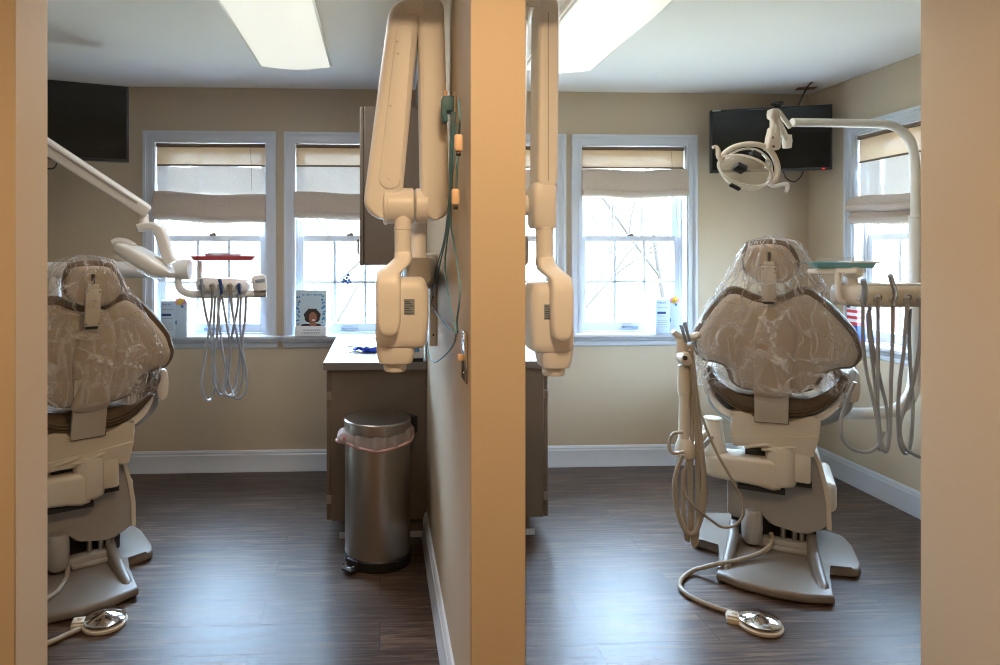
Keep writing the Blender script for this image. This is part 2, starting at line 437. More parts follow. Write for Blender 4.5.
# ------------------------------------------------------------------ windows (built on local frame: x along wall, +y into wall, z up)
def window(n, origin, rz):
    """origin: outer lower-left casing corner on the wall surface"""
    root = empty('window_%d' % n, origin, rz); tag(root, kind='structure')
    w, h = OW, ZT-ZS
    mb = MB()
    def casing(i, o, t):    # frame ring from inset i to o, thickness t
        mb.box(i, o, -t, .0, 0, h-i); mb.box(w-o, w-i, -t, 0, 0, h-i); mb.box(o, w-o, -t, 0, h-o, h-i)
    casing(0, .016, .030); casing(.016, .052, .016); casing(.016, .024, .021); casing(.044, .056, .020); casing(.056, CW, .013)
    mb.build('casing', 'trim', root, 20)
    i0, i1, zt = CW, w-CW, h-CW
    mb = MB()
    mb.box(i0-.012, i0, 0, WT, 0, zt).box(i1, i1+.012, 0, WT, 0, zt).box(i0-.012, i1+.012, 0, WT, zt, zt+.012)
    for y in (.062, .105):
        mb.box(i0, i0+.014, y-.012, y-.003, 0, zt).box(i1-.014, i1, y-.012, y-.003, 0, zt)
    mb.box(i0-.012, i1+.012, .03, WT, -.02, .012)
    mb.build('jamb_liner', 'trim', root)
    zm = zt*.5+.005
    def sash(name, y, z0, z1, rb, rt, sidew):
        s = MB(); t = .032
        a0, a1 = i0+.006, i1-.006
        s.box(a0, a0+sidew, y, y+t, z0, z1, .003, 1).box(a1-sidew, a1, y, y+t, z0, z1, .003, 1)
        b0, b1 = a0+sidew, a1-sidew
        s.box(b0, b1, y+.001, y+t-.001, z0, z0+rb).box(b0, b1, y+.001, y+t-.001, z1-rt, z1)
        for k in (1, 2):
            x = b0+(b1-b0)*k/3; s.box(x-.009, x+.009, y+.006, y+t-.004, z0+rb, z1-rt, .003, 1)
        zc = (z0+rb+z1-rt)/2; s.box(b0, b1, y+.006, y+t-.004, zc-.009, zc+.009, .003, 1)
        so = s.build(name, 'trim', root)
        MB().box(b0-.003, b1+.003, y+.014, y+.018, z0+rb-.003, z1-rt+.003).build('glass', 'glass', so)
        return so
    lo = sash('lower_sash', .062, .012, zm+.018, .055, .036, .042)
    sash('upper_sash', .105, zm-.018, zt, .036, .045, .042)
    c = w/2
    MB().box(c-.055, c+.055, .048, .062, .028, .042, .004).box(c-.055, c-.045, .048, .064, .028, .042).build('sash_lift', 'greyink', lo)
    MB().box(c-.022, c+.022, .048, .066, zm+.018, zm+.03, .004).box(c-.004, c+.018, .05, .06, zm+.03, zm+.036, .002).build('sash_lock', 'dowel', lo)
    mb = MB().box(-.03, w+.03, -.055, .062, -.026, 0, .008, 3)
    mb.build('sill', 'trim', root)
    ap = [(.0, -.026), (.034, -.026), (.030, -.04), (.016, -.052), (.012, -.075), (.006, -.082), (0, -.084)]
    m2 = MB(); m2.loft([[(x0+(a*.6 if x0 > .3 else -a*.6), -a, b) for a, b in ap] for x0 in (.0, w)])
    m2.build('apron', 'trim', root, 20)
    return root
for i, x in enumerate(back_x):
    window(i+1, (x, YB, ZS), 0)
window(5, (XR, W5, ZS), -PI/2)
struct(MB().box(back_x[0]+OW, back_x[1], YB-.055, YB, ZS-.026, ZS, .004), 'trim_1', 'trim')
struct(MB().box(back_x[2]+OW, back_x[3], YB-.055, YB, ZS-.026, ZS, .004), 'trim_2', 'trim')

# ------------------------------------------------------------------ roman shades
def shade(origin, rz, z_dowel, z_fold, z_bot, label, tilt=0, two=False):
    root = empty('roman_shade', origin, rz, label=label, cat='window shade', group='roman shades in the windows')
    a, b = CW+.006, OW-CW-.006; zt = ZT-CW-.006-ZS
    MB().box(a, b, .0, .03, zt-.022, zt, .003).build('headrail', 'dowel', root)
    zd, zf, zb = z_dowel-ZS, z_fold-ZS, z_bot-ZS
    def sheet(z0, z1, y, m, name, nx=24, nz=8, sag=0):
        mb = MB(); rows = []
        for j in range(nz+1):
            z = z0+(z1-z0)*j/nz
            rows.append([(a+(b-a)*i/nx, y+.003*math.sin(i*1.3+j)*(1 if sag else .4), z-sag*math.sin(PI*i/nx)*(1-j/nz)) for i in range(nx+1)])
        for r in range(nz+1):
            rows[r] = [mb.bm.verts.new(p) for p in rows[r]]
        for j in range(nz):
            for i in range(nx):
                mb._face([rows[j][i], rows[j][i+1], rows[j+1][i+1], rows[j+1][i]])
        return mb.build(name, m, root)
    sheet(zd, zt-.02, .016, 'linen', 'top_panel')
    if zf < zd-.02:
        sheet(zf-.01, zd, .018, 'sheer', 'sheer_panel', sag=.006)
    MB().box(a, b, .008, .02, zd-.006, zd+.004, .002).build('dowel', 'dowel', root)
    # folds: stacked hanging loops, lofted across the width
    def folds(z0, z1, dep, name, ext=.008):
        prof = [(.016, z0), (-.012, z0+.004), (-.03*dep, z0-.02), (-.042*dep, (z0+z1)/2+.01), (-.045*dep, z1+.045), (-.05*dep, z1+.038), (-.04*dep, z1+.01), (-.02, z1), (.008, z1+.004), (.018, z1+.03), (.018, (z0+z1)/2)]
        prof = catmull([(p[0], p[1], 0) for p in prof], 3, True)
        rings = []
        for i in range(25):
            t = i/24; x = a-ext+(b-a+2*ext)*t
            dz = -tilt*t+.004*math.sin(t*9)-.010*math.sin(PI*t)
            rings.append([(x, p.x*(1+.12*math.sin(t*7+p.y*30)), p.y+dz) for p in prof])
        return MB().loft(rings).build(name, 'fold', root, 60)
    if two:
        zm = zf-(zf-zb)*.5
        folds(zf, zm-.01, 1.5, 'fold', .014); folds(zm, zb, 1.0, 'fold')
    else:
        folds(zf, zb, 1.1, 'fold')
    pts = [(b-.09, -.004, zt-.03), (b-.085, -.005, zd), (b-.08, -.006, zf+.005)]
    MB().tube(pts, .0012, 5).build('lift_cord', 'dowel', root)
    return root
shade((back_x[0], YB, ZS), 0, 1.949, 1.775, 1.60, 'linen roman shade half lowered in the left window behind the dental chair', .02)
shade((back_x[1], YB, ZS), 0, 1.949, 1.775, 1.61, 'linen roman shade half lowered in the window above the sink and brochure', .0)
shade((back_x[2], YB, ZS), 0, 1.949, 1.93, 1.76, 'linen roman shade edge behind the right wall mounted x-ray arm')
shade((back_x[3], YB, ZS), 0, 1.949, 1.932, 1.757, 'linen roman shade pulled up short in the right room back window')
shade((XR, W5, ZS), -PI/2, 1.93, 1.72, 1.56, 'linen roman shade with two folds on the right side wall window', 0, True)

# ------------------------------------------------------------------ ceiling lights
def fixture(x0, x1, label):
    y0, y1 = 2.17, 3.39
    r = empty('ceiling_light', ((x0+x1)/2, (y0+y1)/2, H), label=label, cat='ceiling light', group='wraparound ceiling lights')
    hw, hl = (x1-x0)/2, (y1-y0)/2
    MB().box(-hw*.85, hw*.85, -hl+.01, hl-.01, -.045, 0, .004).build('housing', 'white', r)
    top = [(-hw*.9, -.045), (-hw*.98, -.075), (-hw, -.098), (-hw*.8, -.104), (-hw*.4, -.112), (0, -.116), (hw*.4, -.112), (hw*.8, -.104), (hw, -.098), (hw*.98, -.075), (hw*.9, -.045)]
    MB().loft([[(a, y, b) for a, b in top] for y in (-hl, hl)]).build('diffuser', 'lamp', r, 25)
    for s in (-1, 1):
        MB().box(s*hw-.006, s*hw+.006, -hl, hl, -.10, -.086, .002).build('side_rail', 'white', r)
fixture(-.606, -.25, 'long white wraparound ceiling light in the left room')
fixture(.745, 1.10, 'long white wraparound ceiling light in the right room')

# ------------------------------------------------------------------ TVs
def tv(cx, cy, rz, label, cables, arm=.2):
    w, z0, z1 = (.69, 1.90, 2.30) if cables else (.65, 1.868, 2.268)
    r = empty('television', (cx, cy, (z0+z1)/2), rz, label=label, cat='television', group='flat televisions hung near the ceiling corners')
    h = (z1-z0)/2
    MB().box(-w/2, w/2, -.012, .03, -h, h, .004).box(-.2, .2, .03, .06, -h*.7, h*.5, .012).build('body', 'black', r)
    MB().box(-w/2+.012, w/2-.012, -.0135, -.011, -h+.016, h-.012).build('screen', 'screen', r)
    MB().box(-.08, .08, .06, .075, -.1, .1, .004).tube([(0, .07, 0), (0, arm, 0)], .018, smooth=False).box(-.06, .06, arm-.012, arm, -.09, .09, .003).build('wall_mount', 'black', r)
    if cables:
        MB().box(w/2-.055, w/2-.045, -.0145, -.012, -h+.004, -h+.010).build('power_light', 'led', r)
        MB().box(-w/2+.012, -w/2+.06, -.0145, -.0125, h-.009, h-.003).build('sticker', 'paper', r)
        hz = H-(z0+z1)/2
        MB().tube([(.16, .02, h-.02), (.18, .03, h+.04), (.215, .0, hz-.02), (.23, -.02, hz)], .005, 6).tube([(.15, .02, h-.02), (.185, .02, h+.05), (.205, .0, hz-.03), (.235, -.025, hz)], .004, 6).build('power_cable', 'black', r)
        MB().tube([(.085, .03, -h+.05), (.085, .028, -h), (.10, .02, -h-.045), (.14, .01, -h-.068), (.175, .015, -h-.04), (.195, .028, -h), (.195, .03, -h+.05)], .0035, 6).build('signal_cable', 'black', r)
    else:
        MB().tube([(-.25, .03, -h+.02), (-.27, .02, -h-.02), (-.24, .01, -h-.07), (-.18, .02, -h-.03), (-.17, .03, -h+.02)], .0035, 6).build('signal_cable', 'black', r)
    return r
pl, pr = wy(710, 140, 4.13), wy(832, 136, 3.92)
c = (pl+pr)/2; dtv = (pr-pl)
tv(c.x, c.y, math.atan2(dtv.y, dtv.x), 'black flat television beside the right side wall window', True)
rzR = math.atan2(dtv.y, dtv.x)
rr = wy(129, 120, 3.56); rzL = math.radians(20)
tv(rr.x-.325*math.cos(rzL), rr.y-.325*math.sin(rzL), rzL, 'black flat television in the corner of the left room', False, .62)
q = c+V((-.0+.0, 0, 0)); wc = empty('webcam', (wy(779, 100, 4.0).x, wy(779, 100, 4.0).y+.02, 2.302), rzR, label='small black webcam clipped on top of the right television', cat='webcam')
MB().box(-.034, .034, -.02, .02, .010, .034, .008, 3).build('body', 'black', wc)
MB().box(-.018, .018, -.012, .02, 0, .012, .002).build('clip', 'black', wc)
MB().lathe([(.008, 0), (.008, .003)], (0, -.02, .022), (0, -1, 0), 12).build('camera_lens', 'screen', wc)
cp = wz(806, 88, H)
o = MB().box(-.055, .055, -.03, .03, -.006, 0, .002).box(-.03, .03, -.018, .018, -.008, -.004).build('cable_plate', 'dowel'); o.location = (cp.x, cp.y, H); o.rotation_euler.z = rzR
tag(o, 'small ceiling plate where the right television cable enters', 'cable plate')

# ------------------------------------------------------------------ cabinets, worktops, sink
YC = 3.2
def base_cabinet(sx, xw, xf, label):
    r = empty('base_cabinet', (xw, YC, 0), label=label, cat='cabinet', group='brown base cabinets along the middle wall')
    d = abs(xf-xw); L = YB-YC-.005
    def bx(mb, a0, a1, y0, y1, z0, z1, bev=.002):
        x0, x1 = sorted((sx*a0, sx*a1)); return mb.box(x0, x1, y0, y1, z0, z1, bev, 1)
    bx(bx(MB(), .002, d-.022, 0, L, .096, .825), .002, d-.085, .03, L, 0, .096).build('body', 'cab', r)
    for k in range(2):
        y0 = .004+k*(L/2); y1 = y0+L/2-.006
        do = bx(MB(), d-.02, d, y0, y1, .10, .815).build('door', 'cab', r)
        yy = y1-.03 if k == 0 else y0+.03
        MB().tube([(sx*(d), yy, .72), (sx*(d+.025), yy, .715), (sx*(d+.025), yy, .625), (sx*d, yy, .62)], .005, 8, smooth=False).build('handle', 'chrome', do)
        for zz in (.2, .7):
            bx(MB(), d-.024, d-.001, -.004 if k == 0 else y1-.01, .004 if k == 0 else y1, zz-.02, zz+.02, .001).build('hinge', 'steel', do)
    bx(MB(), .003, d-.06, .022, .029, 0, .03).build('toe_trim', 'trim', r)
    return r
base_cabinet(-1, PX0, -.257, 'brown base cabinet under the sink behind the steel bin')
base_cabinet(1, PX1, .824, 'brown base cabinet behind the right x-ray head')
def worktop(sx, xw, xf, label, hole):
    mb = MB(); z0, z1 = .826, .862; y0, y1 = YC-.012, YB-.002
    X = sorted((xw, xf))
    if hole:
        hx0, hx1, hy0, hy1 = hole
        mb.box(X[0], hx0, y0, y1, z0, z1).box(hx1, X[1]-.001, y0, y1, z0, z1).box(hx0, hx1, y0, hy0, z0, z1).box(hx0, hx1, hy1, y1, z0, z1)
    else:
        mb.box(X[0]+.001, X[1], y0, y1, z0, z1, .003, 1)
    o = mb.build('worktop', 'counter'); tag(o, label, 'worktop', 'grey worktops on the base cabinets')
    return o
HOLE = (-.185, .13, 3.72, 4.12)
worktop(-1, PX0, -.272, 'grey speckled worktop holding the sink and blue glove', HOLE)
worktop(1, PX1, .838, 'grey worktop mostly hidden behind the right x-ray head', None)
sk = empty('sink', ((HOLE[0]+HOLE[1])/2, (HOLE[2]+HOLE[3])/2, .862), label='stainless steel sink set into the worktop by the window', cat='sink')
hx, hy = (HOLE[1]-HOLE[0])/2, (HOLE[3]-HOLE[2])/2
def rrect(a, b, r, n=5):
    out = []
    for sx, sy, st in ((1, 1, 0), (-1, 1, PI/2), (-1, -1, PI), (1, -1, 3*PI/2)):
        for k in range(n+1):
            t = st+PI/2*k/n; out.append((sx*(a-r)+r*math.cos(t), sy*(b-r)+r*math.sin(t)))
    return out
mb = MB(); prof = [(1.03, .0005), (1.03, .006), (1.0, .008), (.93, .005), (.90, -.01), (.86, -.14), (.80, -.155)]
mb.loft([[(x*k, y*k, z) for x, y in rrect(hx, hy, .05)] for k, z in prof])
mb.build('basin', 'sinksteel', sk)
MB().lathe([(.03, -.154), (.03, -.150), (.018, -.150), (.016, -.153)], n=20).build('drain', 'chrome', sk)
MB().lathe([(.024, .006), (.024, .02), (.013, .03), (.012, .06)], (hx*.8, 0, 0), n=16).tube([(hx*.8, 0, .05), (hx*.8, 0, .2), (hx*.55, 0, .27), (hx*.2, 0, .25), (hx*.12, 0, .2)], .011, 10).build('faucet', 'chrome', sk)
# upper cabinet
uc = empty('wall_cabinet', (PX0, YC, 1.332), label='brown wall cabinet hung behind the left x-ray arm', cat='cabinet')
MB().box(-.303, -.002, 0, .76, 0, .766, .002, 1).build('body', 'cab', uc)
for k in range(2):
    do = MB().box(-.325, -.306, .002+k*.38, .376+k*.38, -.003, .766, .003, 1).build('door', 'cab', uc)
    MB().tube([(-.325, .35+k*.06, .05), (-.345, .35+k*.06, .055), (-.345, .35+k*.06, .13), (-.325, .35+k*.06, .135)], .005, 8, smooth=False).build('handle', 'chrome', do)
# glove
g0 = wz(367, 352, .862)
mb = MB()
gl = empty('disposable_glove', (g0.x, g0.y, .862), label='crumpled blue glove lying on the grey worktop', cat='glove')
def blob(c, rx, ry, rz, seed, n=20):
    mb = MB(); mb.ball(c, rx, ry, rz, n)
    for v in mb.bm.verts:
        k = noise.noise(v.co*45+V((seed, 0, 0))); v.co += (v.co-V(c))*(.45*k); v.co.z = max(v.co.z, .0006)
    return mb
blob((0.02, 0, .012), .06, .04, .022, 3).build('palm', 'glove', gl)
for i, (a, b, e) in enumerate(((-.05, -.01, .0), (-.055, .012, .2), (-.04, .035, .5), (.07, .02, 1), (.075, -.01, .7))):
    MB().tube([(a*.5, b*.6, .016), (a*.9, b, .024-.003*i), (a*1.35, b*1.3+.008*math.sin(e*9), .010)], lambda t: .010*(1-.35*t), 8).build('finger', 'glove', gl)
q = wz(350, 353, .862)
o = MB().tube([(0, 0, .004), (.02, .004, .006), (.05, .012, .005)], .004, 8).ball((0, 0, .005), .006, n=8).build('steel_syringe_tip', 'chrome'); o.location = (q.x, q.y, .862)
tag(o, 'short steel instrument tip beside the blue glove on the worktop', 'instrument')
q = wz(415, 362, .862)
gb = empty('tissue_box', (q.x+.0, q.y+.05, .862), label='white carton with dark base at the wall end of the worktop', cat='box')
MB().box(-.035, .04, -.05, .10, .0, .018, .002).build('base_strip', 'black', gb)
MB().box(-.038, .043, -.052, .102, .018, .11, .003).build('carton', 'paper', gb)
MB().box(-.015, .02, -.0535, -.0515, .05, .07).build('printed_label', 'blue', gb)

# ------------------------------------------------------------------ trash can
tc = empty('trash_can', (-.01, 3.01, 0), label='round brushed steel pedal bin with pink edged liner', cat='trash can')
MB().lathe([(.150, .0), (.153, .006), (.153, .045), (.149, .05)], n=48).build('base_ring', 'black', tc)
MB().lathe([(.148, .05), (.148, .575), (.1475, .58)], n=64).build('body', 'steel', tc)
mb = MB(); mb.lathe([(.146, .592), (.151, .594), (.152, .632), (.1515, .637), (.149, .641), (.145, .6425), (.143, .6425), (.07, .647), (.0, .648)], n=64); mb.build('lid', 'steel', tc)
MB().box(.02, .09, .135, .168, .56, .64, .008).xf(Matrix.Rotation(-.9, 4, 'Z')).build('hinge', 'black', tc)
pm = MB(); pm.box(-.035, .035, -.165, -.148, .012, .05, .004); pm.xf(Matrix.Rotation(-.75, 4, 'Z')); pm.build('pedal_recess', 'black', tc)
pd = MB().box(-.03, .03, -.20, -.15, .006, .022, .006); pd.xf(Matrix.Rotation(-.75, 4, 'Z')); pd.build('pedal', 'black', tc)
pd = MB().tube([(-.022, -.155, .035), (-.024, -.195, .034), (.0, -.203, .033), (.024, -.195, .034), (.022, -.155, .035)], .003, 6); pd.xf(Matrix.Rotation(-.75, 4, 'Z')); pd.build('pedal_wire', 'chrome', tc)
mb = MB(); rings = []
for j, (r, z) in enumerate(((.150, .595), (.153, .588), (.157, .572), (.160, .556), (.158, .545), (.156, .550), (.152, .575))):
    ring = []
    for k in range(96):
        t = 2*PI*k/96
        wv = .004*math.sin(t*11)+.003*math.sin(t*23+1)+.002*math.sin(t*41)
        left = max(0, math.cos(t-PI*1.08))**10
        front = max(0, math.sin(-t))
        zz = z+(.575-z)*.15-.018*front*(j > 1)*(1-abs(math.cos(t)))+.010*left*0
        ring.append(((r+wv*min(j, 3)/2+left*.028*(j > 0))*math.cos(t), (r+wv*min(j, 3)/2)*math.sin(t), zz+wv*.5+.02*max(0, math.cos(t))**3*(j < 3)))
    rings.append(ring)
mb.loft(rings, False); mb.build('liner', 'liner', tc, 80)
rim = []
for k in range(64):
    t = 2*PI*k/64; front = max(0, math.sin(-t))
    rim.append((.160*math.cos(t)-(.026 if abs(t-PI*1.08) < .15 else 0), .160*math.sin(t), .552-.020*front*(1-abs(math.cos(t)))+.06*max(0, math.cos(t-.5))**6))
M['rim'] = mat('pink_drawstring', 'CFA6A2', .5)
MB().tube(rim+[rim[0]], .008, 6, 2, flat=1).build('drawstring_hem', 'rim', tc)
MB().box(-.152, -.143, -.09, -.075, .568, .576, .002).build('drawstring_tab', 'redink', tc)

# ------------------------------------------------------------------ x-ray units
def rsec(c, U, W, a, b, r, n=4):
    return [c+U*x+W*y for x, y in rrect(a, b, r, n)]
def arm_bar(mb, p0, p1, a0, a1, b, r=.02):
    """rounded bar from p0 to p1, half widths a (in the xz plane) and b (along y), rounded ends"""
    p0, p1 = V(p0), V(p1); T = (p1-p0).normalized(); W = V((0, 1, 0)); U = T.cross(W).normalized()
    L = (p1-p0).length; rings = []
    def hw(s): return a0+(a1-a0)*min(1, max(0, s/L))
    ss = []
    for k in range(7):
        t = PI/2*k/6; ss.append((-a0*math.cos(t), math.sin(t)))
    for k in range(1, 6): ss.append((L*k/6, 1))
    for k in range(7):
        t = PI/2*(6-k)/6; ss.append((L+a1*math.cos(t), math.sin(t)))
    for s, f in ss:
        w = max(.006, hw(s)*f); rr = min(r, w*.8)
        rings.append([p0+T*s+U*x+W*y for x, y in rrect(w, b, rr)])
    mb.loft(rings); return mb

def xray_head(root, nx, yk0, yk1, hx0, hx1, Y, s, dz=0):
    """nx neck px, yoke px range, head px range; s=+1 yoke on left side"""
    k = Y/F
    def X(px): return wy(px, CY, Y).x
    def Z(py): return CAMZ+(CY-py)*k-dz*max(0, min(1, (py-232)/20))
    neck = MB(); n0 = X(nx)
    neck.lathe([(.026, Z(259)), (.027, Z(230)), (.0285, Z(229.5)), (.0285, Z(227.5)), (.027, Z(227)), (.0275, Z(205)), (.02, Z(196))], (n0, Y, 0), n=24)
    neck.build('neck', 'xray', root)
    y0, y1 = X(yk0), X(yk1); xm = (y0+y1)/2; hw = abs(y1-y0)/2
    yb = Y-.075
    # yoke: from neck bends to side plate, rounded at bottom
    mb = MB()
    path = [(n0, Y-.005, Z(252), .026, .026), (n0, Y-.01, Z(258), .028, .028), (n0*.7+xm*.3, Y-.02, Z(264), .034, .034), (xm, Y-.05, Z(272), hw, .034), (xm, yb, Z(284), hw, .024), (xm, yb, Z(300), hw, .022), (xm, yb, Z(320), hw*.98, .022), (xm, yb, Z(328), hw*.8, .021), (xm, yb, Z(332), hw*.5, .018), (xm, yb, Z(333.5), hw*.15, .012)]
    mb.loft([rsec(V((a, b, c)), V((1, 0, 0)), V((0, 1, 0)), d, e, min(d, e)*.5) for a, b, c, d, e in path])
    mb.build('yoke', 'xray', root, 50)
    MB().lathe([(.034, -.03), (.034, .0), (.03, .004)], (xm+.008*s, yb+.03, Z(321)), (0, -1, 0), 28).build('pivot_cap', 'xray', root)
    # head
    h0, h1 = X(hx0), X(hx1); hc = (h0+h1)/2; ha = (h1-h0)/2; hy = Y+.035; hb = .085
    mb = MB(); secs = [(Z(277), .80, .75), (Z(278.5), .88, .85), (Z(283), .97, .95), (Z(290), 1, 1), (Z(318), 1, 1), (Z(338), .98, .98), (Z(344), .94, .94), (Z(346.5), .85, .86)]
    mb.loft([rsec(V((hc+(-.004*s if f < 1 else 0), hy, z)), V((1, 0, 0)), V((0, 1, 0)), ha*f, hb*g, .028) for z, f, g in secs])
    hd = mb.build('tube_head', 'xray', root, 45)
    lx = hc-s*ha*.25
    mb = MB()
    mb.loft([rsec(V((lx, hy-.01, z)), V((1, 0, 0)), V((0, 1, 0)), ha*f, hb*g, .02) for z, f, g in ((Z(345), .74, .75), (Z(352), .72, .72), (Z(360), .66, .66), (Z(362.5), .62, .62))])
    mb.build('collimator', 'xray', hd, 45)
    MB().lathe([(.037, Z(361)), (.0365, Z(370)), (.033, Z(372)), (.026, Z(372)), (.026, Z(362))], (lx-.001*s, hy-.01, 0), n=32).build('cone', 'xray', hd)
    MB().box(hc+s*ha*.05, hc+s*ha*.45, hy-hb-.0015, hy-hb+.001, Z(313), Z(298), 0).build('rating_label', 'greyink', hd)
    for i in range(6):
        zz = Z(312-i*2.3); MB().box(hc+min(s*ha*.09, s*ha*.4), hc+max(s*ha*.09, s*ha*.4)-.006*(i % 3), hy-hb-.002, hy-hb-.001, zz, zz+.0022).build('printed_line', 'dark', hd)
    return hd

Yx = 2.12
k = Yx/F
xl = empty('xray_machine', (PX0, 2.65, 1.2), label='cream wall mounted dental x-ray arm folded beside the cord rack', cat='x-ray machine', group='wall mounted dental x-ray units')
def child_world(root):    # children built in world coordinates: undo the root location
    for ch in root.children:
        ch.location = -root.location
def XZ(px, py, Y=Yx): return wy(px, py, Y)
mb = MB(); arm_bar(mb, XZ(403, 22), XZ(383, 200), .050, .060, .055, .022); mb.build('upper_arm', 'xray', xl, 40)
mb = MB(); p0, p1 = XZ(404, 34, Yx-.0565), XZ(390, 178, Yx-.0565)
arm_bar(mb, p0, p1, .026, .034, .004, .003); mb.build('arm_cover_panel', 'xray', xl, 40)
for a, b in ((409, 41), (410, 53), (391, 105), (389, 178)):
    MB().lathe([(.005, 0), (.005, .003), (.003, .005)], XZ(a if a < 400 else a-12, b, Yx-.059), (0, -1, 0), 12).build('screw_cap', 'xray', xl)
mb = MB(); arm_bar(mb, XZ(430, 14), XZ(434.5, 206), .042, .045, .05, .018); mb.build('lower_arm', 'xray', xl, 40)
e0 = XZ(413, 10); MB().lathe([(.058, -.03), (.062, -.026), (.062, .026), (.058, .03)], (e0.x, e0.y, e0.z), (1, 0, .05), 32).build('elbow', 'xray', xl)
e1 = XZ(398, 206); MB().lathe([(.052, -.048), (.060, -.044), (.060, -.036), (.057, -.034), (.057, .046), (.05, .05)], (e1.x, e1.y-.012, e1.z), (1, 0, 0), 32).build('swivel', 'xray', xl)
e2 = XZ(421, 206); MB().lathe([(.05, -.02), (.056, -.016), (.056, .02)], e2, (1, 0, 0), 28).build('swivel', 'xray', xl)
e3 = XZ(419, 215, 2.16); z3 = CAMZ-(262-CY)*k
MB().lathe([(.026, z3-.02), (.026, e3.z-.05), (.022, e3.z)], (e3.x, 2.18, 0), n=24).build('post', 'xray', xl)
MB().loft([rsec(V(c), V((0, 0, 1)), V(u).normalized(), a, b, .012) for c, u, a, b in (((.125, 2.13, 1.335), (1, .2, 0), .04, .04), ((.135, 2.2, 1.335), (1, .2, 0), .045, .045), ((.165, 2.5, 1.32), (1, .1, 0), .05, .04), ((.18, 2.66, 1.32), (1, 0, 0), .055, .04))]).build('extension_arm', 'grey', xl, 40)
wp = MB().box(PX0-.03, PX0-.001, 2.62, 2.76, 1.02, 1.27, .004).box(PX0-.06, PX0-.001, 2.6, 2.75, 1.25, 1.39, .012).build('wall_plate', 'tan', xl)
for zz in (1.065, 1.215):
    MB().lathe([(.004, 0), (.004, .002)], (PX0-.0155, 2.62, zz), (0, -1, 0), 10).build('screw_hole', 'dark', wp)
xray_head(xl, 403, 377, 400, 376, 428, Yx-.03, 1)
child_world(xl)

xr = empty('xray_machine', (PX1, 2.65, 1.2), label='cream wall mounted dental x-ray arm at the edge of the right room', cat='x-ray machine', group='wall mounted dental x-ray units')
mb = MB(); arm_bar(mb, XZ(545, 13), XZ(543.5, 180), .033, .033, .06, .012); mb.build('upper_arm', 'xray', xr, 40)
MB().box(XZ(543.5, 20).x-.001, XZ(543.5, 20).x+.001, Yx-.0615, Yx-.058, XZ(0, 180).z, XZ(0, 10).z).build('arm_seam', 'grey', xr)
mb = MB(); arm_bar(mb, XZ(517, 5, 2.3), XZ(514, 200, 2.3), .030, .030, .05, .014); mb.build('lower_arm', 'xray', xr, 40)
e0 = XZ(534, 3, 2.2); MB().lathe([(.04, -.08), (.044, -.076), (.044, .076), (.04, .08)], e0, (.2, 1, 0), 28).build('elbow', 'xray', xr)
mb = MB(); a = XZ(541, 207)
mb.loft([rsec(V((a.x+dx, Yx-.005, CAMZ+(CY-py)*k)), V((1, 0, 0)), V((0, 1, 0)), w, d, .018) for py, w, d, dx in ((228, .034, .05, .004), (224, .037, .055, .002), (200, .038, .058, 0), (188, .038, .058, 0), (183, .030, .05, 0))])
mb.build('swivel', 'xray', xr, 40)
MB().lathe([(.03, -.03), (.034, -.026), (.034, .02), (.03, .024)], XZ(524, 205, 2.16), (1, 0, 0), 24).build('pivot_cap', 'xray', xr)
MB().loft([rsec(V(c), V((0, 0, 1)), V(u).normalized(), a_, b, .012) for c, u, a_, b in (((.48, 2.28, 1.40), (1, .2, 0), .05, .04), ((.45, 2.4, 1.36), (1, .2, 0), .05, .04), ((.42, 2.66, 1.32), (1, 0, 0), .055, .04))]).build('extension_arm', 'grey', xr, 40)
MB().box(PX1+.001, PX1+.03, 2.62, 2.76, 1.02, 1.27, .004).box(PX1+.001, PX1+.06, 2.6, 2.75, 1.25, 1.39, .012).build('wall_plate', 'tan', xr)
xray_head(xr, 544.5, 544.5, 565.5, 528.5, 571, Yx-.03, -1, .018)
child_world(xr)

# ------------------------------------------------------------------ cord rack, sensor cables, switch on the middle wall
XC = PX0-.018
ch = wx(455, 106, PX0)
cr_ = empty('cord_rack', (PX0, ch.y, ch.z), label='small teal clip rack on the wall beside the left x-ray arm', cat='cord rack')
MB().box(-.006, 0, -.03, .03, -.05, .04, .003).build('back_plate', 'tan', cr_)
for i, yy in enumerate((-.022, 0, .022)):
    MB().box(-.040, -.006, yy-.008, yy+.008, -.02, .025, .004).build('clip', 'cable', cr_)
    MB().tube([(-.03, yy, .02), (-.034, yy, -.02), (-.028, yy+.004, -.05)], .007, 8).build('cable_end', 'cable', cr_)
for i, yy in enumerate((-.01, .012)):
    MB().lathe([(.006, 0), (.006, .02), (.003, .024)], (-.03, yy, .022), n=10).build('peg', 'peach', cr_)
def cable(pts, X, r, m, label, plugs=(), name='sensor_cable', cat='cable'):
    P = [wx(a, b, X-.004*math.sin(i*1.7)) for i, (a, b) in enumerate(pts)]
    o0 = P[0]; root = empty(name, o0, label=label, cat=cat)
    MB().tube([p-o0 for p in P], r, 8).build('cord', m, root)
    for (a, b) in plugs:
        p = wx(a, b, X-.008)-o0
        MB().box(p.x-.011, p.x+.011, p.y-.009, p.y+.009, p.z-.026, p.z+.02, .007, 3).build('plug', 'peach', root)
        MB().box(p.x-.006, p.x+.006, p.y-.005, p.y+.005, p.z-.036, p.z-.026, .002).build('plug_tip', 'black', root)
    return root
cable([(459, 100), (460, 118), (459, 136), (458, 150), (457, 170), (456, 190), (455, 205)], XC, .0028, 'cable', 'short teal cable carrying two peach plugs below the cord rack', [(458.5, 142), (455.5, 196)])
cable([(452, 112), (450, 160), (449, 200), (444, 240), (436, 270), (431, 300), (440, 318), (456, 333), (457, 320), (460, 290), (456, 255), (451, 225), (450, 180), (453, 130)], XC, .0026, 'cable', 'long teal sensor cable looping in a diamond down the middle wall')
